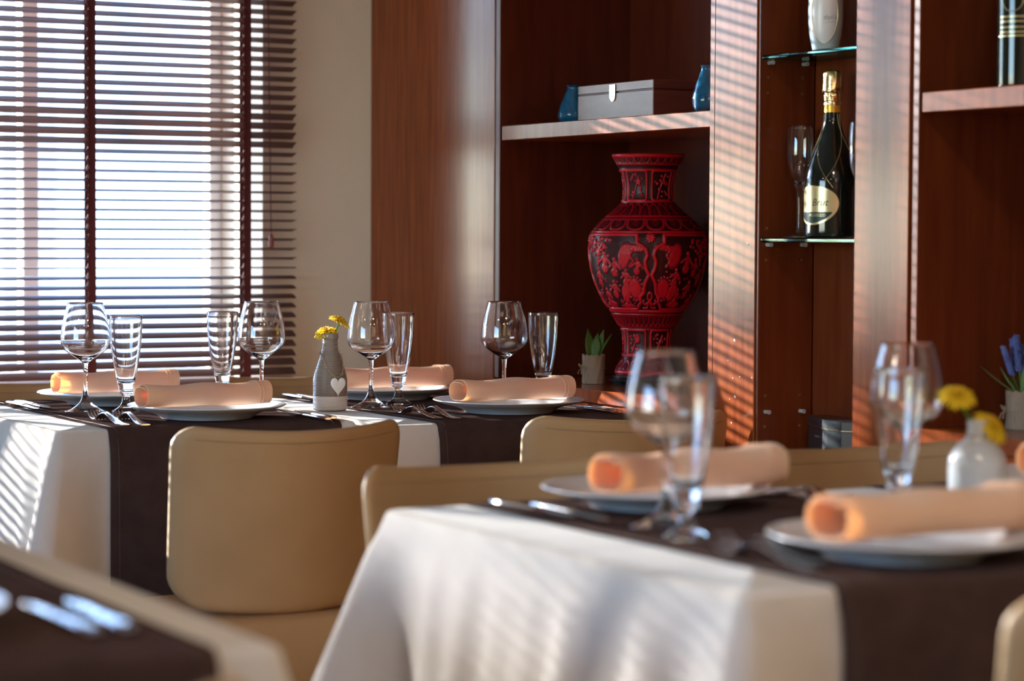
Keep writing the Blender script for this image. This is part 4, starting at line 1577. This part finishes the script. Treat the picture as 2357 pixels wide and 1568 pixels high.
def bow(root, rad, h, ang0):
    b = MB()
    b.tube([((rad + 0.0012) * math.cos(2 * PI * k / 40), (rad + 0.0012) * math.sin(2 * PI * k / 40), h + 0.0015 * math.sin(2 * PI * k / 40 * 2)) for k in range(41)], 0.0010, 5)
    o = Vector((math.cos(ang0), math.sin(ang0), 0)) * (rad + 0.0016)
    t = Vector((-math.sin(ang0), math.cos(ang0), 0))
    e = Vector((math.cos(ang0), math.sin(ang0), 0))
    for s_ in (-1, 1):
        pts = [o, o + t * s_ * 0.004 + e * 0.004 + Vector((0, 0, 0.006)), o + t * s_ * 0.009 + e * 0.006 + Vector((0, 0, 0.009)), o + t * s_ * 0.011 + e * 0.004 + Vector((0, 0, 0.004)), o + t * s_ * 0.004 + e * 0.002]
        b.tube(pts, 0.0011, 5)
        b.tube([o, o + t * s_ * 0.006 + e * 0.006 + Vector((0, 0, -0.005)), o + t * s_ * 0.009 + e * 0.008 + Vector((0, 0, -0.014))], [0.0011, 0.0011, 0.0016], 5)
    b.lathe([(0, -.0026), (0.0022, -.001), (0.0022, .001), (0, .0026)], 8, mat=tr(*(o + e * .001 + Vector((0, 0, h)))))
    for i in range(len(b.v)):
        pass
    # lift the loops and tails to the string's height
    k = 0
    for i, vv in enumerate(b.v):
        if 0 < i < len(b.v) - 1:
            vv[:, 2] += h
    b.build('twine_bow', M['twine'], root)


def leaf_geo(L, w, th, bend, mat, tipw=0.0):
    rows = []
    for k in range(10):
        v = k / 9
        ww = w * (math.sin(PI * min(1, v * 0.62 + 0.22)) ** 1.2) * (1 - v ** 5) + 0.0004
        zz = L * v
        yy = bend * v * v
        rows.append([(ww * math.cos(a), yy + th * (1 - v * .7) * math.sin(a) - 0.25 * ww * math.cos(a) ** 2, zz) for a in [2 * PI * i / 10 for i in range(10)]])
    b = MB().grid(np.array(rows), close_u=True, mat=mat)
    b.add(rows[0], [tuple(range(10))[::-1]], 0, mat)
    b.add(rows[-1], [tuple(range(10))], 0, mat)
    return b


sp = pt_on(1366, 880, XB + 0.11)
su = thing('potted_succulent', 'small green succulent in a burlap pot with twine bow, left of the red vase', 'plant', (sp.x, sp.y, ZL + 0.0006))
sdist = (Vector(su.location) - CAM).dot(fw) / FPX
pot(su, 26 * sdist, 66 * sdist, 1)
bow(su, 26 * sdist, 36 * sdist, fa - 1.15)
lat = Vector((cr.x, cr.y, 0)).normalized()
for ox, od, lean, L, w, tw_a in ((-0.009, .004, -3, .066, .0105, 20), (0.003, .006, 3, .052, .0105, -12), (0.008, -.004, 12, .066, .0085, -30), (0.010, .002, 27, .062, .0036, -60), (-0.002, -.008, -8, .050, .0100, 40), (0.004, -.010, 6, .056, .0090, 0)):
    o_ = lat * ox + fdir * od
    mt = tr(o_.x, o_.y, 64 * sdist - 0.004) @ rot('Z', fa + PI / 2) @ rot('Y', R(lean)) @ rot('Z', R(tw_a))
    leaf_geo(L, w, 0.004, 0.004, mt).build('leaf', M['leaf'], su, ang=80)

lp = pt_on(2357, 984, XB + 0.16)
la = thing('potted_lavender', 'blue lavender in a burlap pot at the right picture edge', 'plant', (lp.x, lp.y, ZL + 0.0006))
ls = (Vector(la.location) - CAM).dot(fw) / FPX
pot(la, 42 * ls, 88 * ls, 2)
bow(la, 42 * ls, 42 * ls, fa - 1.45)
rnd = random.Random(8)
for k in range(9):
    az = fa - 1.45 + (k - 2) * 0.75
    ln = (0.102 - 0.008 * (k % 3)) * ls / 0.00075
    lean = R((16, 9, 20, 14, 5, 12, 9, 3, 18)[k])
    base = Vector((0.010 * math.cos(az), 0.010 * math.sin(az), 88 * ls - 0.006))
    dirv = Vector((math.sin(lean) * math.cos(az), math.sin(lean) * math.sin(az), math.cos(lean)))
    s_ = MB().tube([base, base + dirv * ln * .6, base + dirv * ln * .98], [0.0013, 0.0012, 0.0008], 5).build('stem', M['leaf2'], la)
    bb = MB()
    for j in range(26):
        f = 0.42 + 0.58 * j / 25
        for q in range(4):
            a = j * 1.3 + q * PI / 2 + rnd.uniform(-.3, .3)
            rad = 0.0048 * (1 - 0.35 * (f - .42) / .58)
            c_ = base + dirv * (ln * f) + Vector((rad * math.cos(a), rad * math.sin(a), rnd.uniform(-.001, .001)))
            bb.lathe([(0, -.003), (.0022, -.001), (.0024, .001), (0, .0036)], 5, mat=tr(*c_) @ rot('Z', a) @ rot('Y', .6))
    o = bb.build('blossom_spike', M['bud'], s_, ang=80)
    o['kind'] = 'stuff'
for az, lean, L in ((fa - 1.5, 62, .085), (fa - 1.3, 48, .06), (fa - 1.8, 30, .06), (fa - .3, 30, .05), (fa + .4, 40, .06), (fa + 1.6, 35, .07)):
    mt = tr(0.012 * math.cos(az), 0.012 * math.sin(az), 88 * ls - 0.006) @ rot('Z', az - PI / 2) @ rot('X', -R(lean))
    leaf_geo(L, 0.0042, 0.0008, -0.012, mt).build('leaf', M['leaf2'], la, ang=80)

# ------------------------------------------------------------------ wooden box and the two blue vases on the shelf
ZS = 1.390 + 0.0006
xf = XB + 0.112
b0, b1 = pt_on(1330, 278, xf), pt_on(1503, 262, xf)
yl, yr_ = b0.y, b1.y
hz = (pt_on(1420, 190, xf).z) - ZS
zl_ = pt_on(1420, 212, xf).z - ZS
bxw = thing('keepsake_box', 'brown wooden box with a nickel clasp on the shelf', 'box', (xf, (yl + yr_) / 2, ZS))
hb = (yl - yr_) / 2
dp = 0.115
MB().box((0, -hb, 0), (dp, hb, zl_ - 0.0012), 0.0015).build('box_body', M['box_wood'], bxw)
MB().box((0, -hb, zl_ + 0.0012), (dp, hb, hz), 0.0015).build('lid', M['box_wood'], bxw)
MB().box((0.003, -hb + 0.003, zl_ - 0.002), (dp - 0.003, hb - 0.003, zl_ + 0.002), 0.0003).build('lid_gap', M['wood_dark'], bxw)
yc_ = pt_on(1411, 212, xf).y - (yl + yr_) / 2
cl = MB().box((-0.0030, yc_ - 0.0115, zl_ - 0.010), (0.0, yc_ + 0.0115, zl_ + 0.018), 0.0015).build('clasp', M['clasp'], bxw)
MB().lathe([(0.0115, 0), (0.0115, 0.0026), (0.0078, 0.003), (0, 0.0031)], 20, mat=tr(0, yc_, zl_ - 0.0095) @ rot('Y', -PI / 2)).build('clasp_tongue', M['clasp'], cl)
MB().box((-0.0042, yc_ - 0.0065, zl_ + 0.0022), (-0.0030, yc_ + 0.0065, zl_ + 0.0155), 0.0005).build('clasp_plate', M['clasp'], cl)


def blue_vase(label, px, py, x, h_px, hw_px, bulge):
    p = pt_on(px, py, x)
    s_ = (p - CAM).dot(fw) / FPX
    H_, W_ = h_px * s_, hw_px * s_
    pr = smooth_prof([(W_ * .62, 0.0), (W_ * .86, H_ * .07), (W_ * 1.0, H_ * .22), (W_ * .96, H_ * .36), (W_ * .80, H_ * .56), (W_ * .60, H_ * .76), (W_ * .46, H_ * .88), (W_ * .45, H_ * .94), (W_ * .52, H_ * .99)], 5)
    inn = [(q[0] - 0.0025, q[1] + 0.002) for q in pr[::-1]]
    b = MB().lathe([(0, 0.0)] + pr + [(W_ * .49, H_ * 1.0)] + inn[1:] + [(0, 0.004)], 48)
    o = b.build('blue_glass_vase', M['blue_glass'], ang=60)
    o.location = (p.x, p.y, ZS)
    return tag(o, label, 'vase', 'blue glass vases on the shelf')


blue_vase('blue glass vase half hidden behind the left side of the wooden box', 1322, 262, XB + 0.135, 92, 38, 0)
blue_vase('bright blue glass vase half hidden by the striped pillar', 1629, 252, XB + 0.055, 108, 36, 0)

# ------------------------------------------------------------------ niche: bottles, flutes, tin


def cyl_patch(b, poly_fn, rad_, z0, a0, mi, n=40, rings=10):
    """curved sheet on a bottle: poly_fn(t) -> (width, height) outline, filled as rings"""
    rows = []
    for k in range(rings + 1):
        f = max(k / rings, 1e-3)
        row = []
        for i in range(n):
            w, h = poly_fn(2 * PI * i / n)
            a = a0 + w * f / rad_
            row.append((rad_ * math.cos(a), rad_ * math.sin(a), z0 + h * f))
        rows.append(row)
    b.grid(np.array(rows), close_u=True, mi=mi)


def cyl_text(b, body, size, rad_, a0, z0, slant=0.0, mi=0):
    v, f = text_geo(body, size)
    out = []
    for x, y, _ in v:
        x = x + slant * y
        a = a0 + x / rad_
        out.append((rad_ * math.cos(a), rad_ * math.sin(a), z0 + y))
    b.add(out, f, mi)


xn = XB + 0.070
bp = pt_on(1913, 545, xn)
cbt = thing('champagne_bottle', 'dark champagne bottle with gold foil and oval gold label', 'bottle', (bp.x, bp.y, ZG1 + 0.0004))
s_ = (bp - CAM).dot(fw) / FPX
cs = s_ / 3.41 * 1.0                # one crop pixel of the close-up
pr = [(0, 0.006), (150, 0.002 / cs), (195, 0), (206, 6), (211, 22)] + smooth_prof([(212, 40), (212, 300), (211, 430), (205, 480), (192, 540), (170, 605), (140, 690), (106, 780), (82, 850), (68, 910), (63, 980)], 5)
pr = [(a * cs, c * cs) for a, c in pr]
MB().lathe(pr, 72).build('glass_body', M['bottle'], cbt, ang=50)
nk = [(a * cs, c * cs) for a, c in [(63, 980), (64.5, 980.5), (64.5, 1034)]]
MB().lathe(nk, 48).build('neck_band', M['gold_band'], cbt)
fo = [(64.8, 1034)] + [(66 + 1.6 * math.sin(k * 1.7), 1034 + k * 9) for k in range(1, 12)] + [(78, 1140), (79, 1148), (77, 1158), (77, 1166), (76, 1185), (75, 1250), (73, 1280), (66, 1298), (50, 1307), (25, 1310), (0, 1311)]
fo = [(a * cs, c * cs) for a, c in fo]
b = MB().lathe(fo, 44)
vv = b.v[0]
rn = np.random.RandomState(3)
ang = np.arctan2(vv[:, 1], vv[:, 0])
k_ = 1 + 0.025 * np.sin(ang * 7 + vv[:, 2] * 300) + 0.02 * rn.randn(len(vv)) * (np.hypot(vv[:, 0], vv[:, 1]) > 1e-4)
vv[:, 0] *= k_
vv[:, 1] *= k_
b.build('foil_capsule', M['gold'], cbt, ang=40)
tw_ = MB()                          # wire under the foil collar
tw_.tube([(79.5 * cs * math.cos(2 * PI * k / 36), 79.5 * cs * math.sin(2 * PI * k / 36), (1152 + 3 * math.sin(k * 2.1)) * cs) for k in range(37)], 0.0009, 6)
tw_.build('wire_ring', M['gold'], cbt)
# decorative twisted thread net over the shoulder
net = MB()


def brad(z):
    for (a, c), (d, e) in zip(pr, pr[1:]):
        if c <= z <= e and e > c:
            return a + (d - a) * (z - c) / (e - c)
    return pr[-1][0]


for st_, dr_ in ((0.5, 1), (2.6, 1), (4.7, 1), (0.9, -1), (3.0, -1), (5.1, -1)):
    pts = []
    for k in range(30):
        z = (970 - k * 20) * cs
        a = fa + st_ + dr_ * (k / 29) ** 1.4 * 1.5
        r = brad(z) + 0.0004
        pts.append((r * math.cos(a), r * math.sin(a), z))
    net.tube(pts, 0.00035, 4)
net.build('thread_net', M['gold_paper'], cbt)
rl = 212 * cs
lab_a = fa - 0.92                   # label turned to the left
LW, LH = 0.056, 153 * cs
eg = lambda t: (LW * math.cos(t) * (1 + .10 * math.sin(t)), LH * math.sin(t))
z_l = 253 * cs
b = MB()
cyl_patch(b, eg, rl + 0.0004, z_l, lab_a, 0)
lb = b.build('label', M['gold_paper'], cbt, ang=80)


def band(t):                         # dark lower part of the label, inside the gold border
    w, h = eg(t)
    w, h = w * .90, h * .90
    lim = -0.34 * LH
    if h > lim:
        w, h = max(-1, min(1, w / (LW * .84))) * LW * .84 * math.sqrt(1 - .34 ** 2), lim
    return (w, h + 0.55 * LH)


b = MB()
cyl_patch(b, band, rl + 0.0007, z_l - 0.55 * LH, lab_a, 0, n=72)
b.build('label_band', M['green_paper'], lb, ang=80)
b = MB()
cyl_text(b, 'Brut', 78 * cs, rl + 0.0008, lab_a + 0.36, z_l + 20 * cs, .3)
b.build('lettering', M['ink'], lb, flat=True)
b = MB()
cyl_text(b, 'PROSECCO', 30 * cs, rl + 0.0010, lab_a + 0.22, z_l - 78 * cs, 0)
b.build('lettering', M['gold_paper'], lb, flat=True)


def flute_proto(label, px, x):
    p = pt_on(px, 547, x)
    t = thing('champagne_flute', label, 'glass', (p.x, p.y, ZG1 + 0.0004), 0, 'champagne flutes')
    out = smooth_prof([(0.0060, 0.090), (0.0078, 0.097), (0.0135, 0.110), (0.0205, 0.125), (0.0250, 0.145), (0.0268, 0.170), (0.0262, 0.195), (0.0244, 0.220)], 5)
    inn = smooth_prof([(0.0234, 0.220), (0.0252, 0.195), (0.0257, 0.170), (0.0238, 0.145), (0.0190, 0.126), (0.0115, 0.1125), (0.0, 0.104)], 5)
    MB().lathe(out + [(0.0239, 0.2208)] + inn, 56).build('bowl', M['glass'], t, ang=80)
    MB().lathe(smooth_prof([(0.0070, 0.010), (0.0056, 0.022), (0.0052, 0.05), (0.0054, 0.078), (0.0060, 0.090)], 4), 24).build('stem', M['glass'], t, ang=80)
    MB().lathe([(0, 0), (0.0325, 0), (0.0332, 0.0008), (0.0325, 0.0018)] + smooth_prof([(0.0325, 0.0018), (0.022, 0.0035), (0.012, 0.0055), (0.0070, 0.010)], 4)[1:], 56).build('foot', M['glass'], t, ang=60)
    return t


f0 = flute_proto('clear champagne flute left of the champagne bottle', 1840, XB + 0.072)
pf = pt_on(1984, 547, XB + 0.052)
dup(f0, 'champagne flute peeking out between the bottle and the second pillar', 'champagne flutes', (pf.x, pf.y, ZG1 + 0.0004))

# pale bottle on the upper glass shelf
ob = pt_on(1900, 108, XB + 0.062)
wb = thing('liqueur_bottle', 'pale bottle with a bright white oval label on the upper glass shelf', 'bottle', (ob.x, ob.y, ZG2 + 0.0004))
so = (ob - CAM).dot(fw) / FPX
pr2 = [(0, 0), (26, 0), (30, 3)] + smooth_prof([(31, 8), (37, 40), (40, 75), (40, 110), (38, 140), (33, 165), (22, 188), (14, 200), (12, 240)], 5) + [(12, 250), (14, 251), (14, 285), (0, 286)]
MB().lathe([(a * so, c * so) for a, c in pr2], 64).build('glass_body', M['frost'], wb, ang=45)


def orad(z):
    z = z / so
    return np.interp(z, [0, 8, 40, 75, 110, 140, 165], [30, 31, 37, 40, 40, 38, 33]) * so


def patch_on(b, wf, hf, z0, a0, lift, n=44, rings=12, mi=0):
    rows = []
    for k in range(rings + 1):
        f = max(k / rings, 1e-3)
        row = []
        for i in range(n):
            t = 2 * PI * i / n
            w, h = wf * math.cos(t) * f, hf * math.sin(t) * f
            z = z0 + h
            r = orad(z) + lift
            a = a0 + w / (40 * so)
            row.append((r * math.cos(a), r * math.sin(a), z))
        rows.append(row)
    b.grid(np.array(rows), close_u=True, mi=mi)


oa = fa - 0.22
b = MB()
patch_on(b, 33 * so, 70 * so, 86 * so, oa, 0.0005)
lo2 = b.build('oval_label', M['white_paper'], wb, ang=80)
b = MB()
rows = []
for i in range(61):
    t = 2 * PI * i / 60
    z = 86 * so + 70 * so * math.sin(t)
    r = orad(z) + 0.0009
    a = oa + 33 * so * math.cos(t) / (40 * so)
    rows.append((r * math.cos(a), r * math.sin(a), z))
b.tube(rows, 0.0006, 5)
b.build('label_border', M['gold_paper'], lo2)
b = MB()
v, f = text_geo("dan's", 15 * so)
vv = []
for x, y, _ in v:
    z = 76 * so + y
    a = oa + 0.36 + x / (40 * so)
    r = orad(z) + 0.0010
    vv.append((r * math.cos(a), r * math.sin(a), z))
b.add(vv, f)
b.tube([((orad(66 * so) + .0009) * math.cos(oa + .1 + k * .055), (orad(66 * so) + .0009) * math.sin(oa + .1 + k * .055), 64 * so + 2.2 * so * math.sin(k / 12 * PI)) for k in range(13)], 0.0003, 4)
b.build('lettering', M['grey_ink'], lo2, flat=True)

# black tin with chamfered corners on the niche floor
xt = XB + 0.004
tp = pt_on(1863, 965, xt + 0.03)
zt0 = 0.66 + 0.0006
tin = thing('black_tin', 'black octagonal tin with a gold rim at the bottom of the niche', 'tin', (0, 0, zt0))
pa = pt_on(1861, 975, XB + 0.090)
pb_ = pt_on(1904, 978, XB + 0.046)
# footprint: the left front chamfer face is the lettered one
zt_top = pt_on(1905, 968, XB + 0.046).z
Ht = zt_top - zt0
yq = max(pb_.y - 0.10, yD + 0.008)
foot_ = [(pa.x, pa.y), (pb_.x, pb_.y), (pb_.x, pb_.y - 0.045), (pa.x, yq), (XB + 0.131, yq), (XB + 0.131, pa.y)]
cxm = sum(p[0] for p in foot_) / 6
cym = sum(p[1] for p in foot_) / 6
tin.location = (cxm, cym, zt0)


def prism(pts, z0, z1, grow):
    n = len(pts)
    P = [((x - cxm) * grow, (y - cym) * grow) for x, y in pts]
    V = [(x, y, z0) for x, y in P] + [(x, y, z1) for x, y in P]
    F = [(i, (i + 1) % n, n + (i + 1) % n, n + i) for i in range(n)] + [tuple(range(n)), tuple(range(n, 2 * n))]
    b = MB().add(V, F)
    return b


for nm, z0_, z1_, g, m in (('tin_body', 0, Ht - 0.019, 1.0, 'tin'), ('tin_rim', Ht - 0.0188, Ht - 0.0165, 1.035, 'tin_rim'), ('lid', Ht - 0.0163, Ht, 1.015, 'tin')):
    o = prism(foot_, z0_, z1_, g).build(nm, M[m], tin, flat=True)
    bm = bmesh.new()
    bm.from_mesh(o.data)
    bmesh.ops.recalc_face_normals(bm, faces=bm.faces)
    bmesh.ops.bevel(bm, geom=bm.edges[:], offset=0.0008, segments=1, affect='EDGES')
    bm.to_mesh(o.data)
    bm.free()
v, f = text_geo('SPECIAL EDITION', 0.0046)
A_, B_ = Vector((pa.x - cxm, pa.y - cym, 0)), Vector((pb_.x - cxm, pb_.y - cym, 0))
ed = (B_ - A_).normalized()
nrm = Vector((0, 0, 1)).cross(ed) * -1
nrm = nrm if nrm.x < 0 else -nrm
zt_txt = Ht - 0.019 - 0.018
vv = [tuple((A_ + B_) / 2 + ed * x + nrm * 0.0005 + Vector((0, 0, zt_txt + y))) for x, y, _ in v]
MB().add(vv, f).build('lettering', M['grey_ink'], tin, flat=True)

# dark wine bottle on the right shelf
wp = pt_on(2345, 186, XB + 0.090)
wn = thing('wine_bottle', 'dark wine bottle with gold print on the right shelf', 'bottle', (wp.x, wp.y, 1.393 + 0.0006))
sw = (wp - CAM).dot(fw) / FPX
pr3 = [(0, 0.004), (40, 2), (47, 0), (50, 4)] + smooth_prof([(50.5, 10), (50.5, 120), (50.5, 250), (48, 272), (36, 300), (22, 318), (18, 340), (17.5, 390)], 4) + [(19, 391), (19, 400), (0, 401)]
MB().lathe([(a * sw, c * sw) for a, c in pr3], 64).build('glass_body', M['bottle'], wn, ang=45)
b = MB()
rw = 50.5 * sw + 0.0005
for z_, hh in ((118, 2.5),):
    rows = [[(rw * math.cos(fa - 1.3 + 2.4 * k / 40), rw * math.sin(fa - 1.3 + 2.4 * k / 40), (z_ + d_) * sw) for k in range(41)] for d_ in (0, hh)]
    b.grid(np.array(rows))
for z_ in (126, 137, 150, 161):     # rows of small print, too soft to read
    for k in range(16):
        a = fa - 1.15 + k * 0.075
        rows = [[(rw * math.cos(a + q), rw * math.sin(a + q), (z_ + d_) * sw) for q in (0, .02, .045)] for d_ in (0, 4)]
        b.grid(np.array(rows))
b.tube([(rw * math.cos(fa - .55 + .52 * math.cos(t)), rw * math.sin(fa - .55 + .52 * math.cos(t)), (205 + 30 * math.sin(t)) * sw) for t in [2 * PI * k / 40 for k in range(41)]], 0.0009, 5)
b.build('gold_print', M['gold_paper'], wn, ang=60)

# ------------------------------------------------------------------ unseen ceiling lamps, added as warm fill (above and behind the picture)
for lab, x, y in (('added round warm fill lamp on the ceiling above the foreground tables', 1.3, 1.0), ('added round warm fill lamp on the ceiling behind and left of the camera', -0.8, -0.6),
                  ('added round warm fill lamp on the ceiling near the left window', -1.6, 2.6), ('added round warm fill lamp on the ceiling behind the camera', 1.2, -1.2)):
    t = thing('ceiling_fill_lamp', lab, 'ceiling lamp', (x, y, 2.75), 0, 'added ceiling fill lamps')
    MB().lathe([(0.22, -0.001), (0.22, -0.05), (0.205, -0.056), (0.20, -0.05), (0.20, -0.001)], 40).build('ring', M['lamp_ring'], t)
    MB().lathe([(0.199, -0.046), (0.1, -0.048), (0, -0.049)], 40).build('diffuser', M['lamp'], t)
    ld = bpy.data.lights.new('fill_light', 'AREA')
    ld.shape = 'DISK'
    ld.size = 0.38
    ld.energy = LAMP_W
    ld.color = (1.0, 0.82, 0.64)
    lo = bpy.data.objects.new('fill_light', ld)
    COL.objects.link(lo)
    lo.parent = t
    lo.location = (0, 0, -0.06)
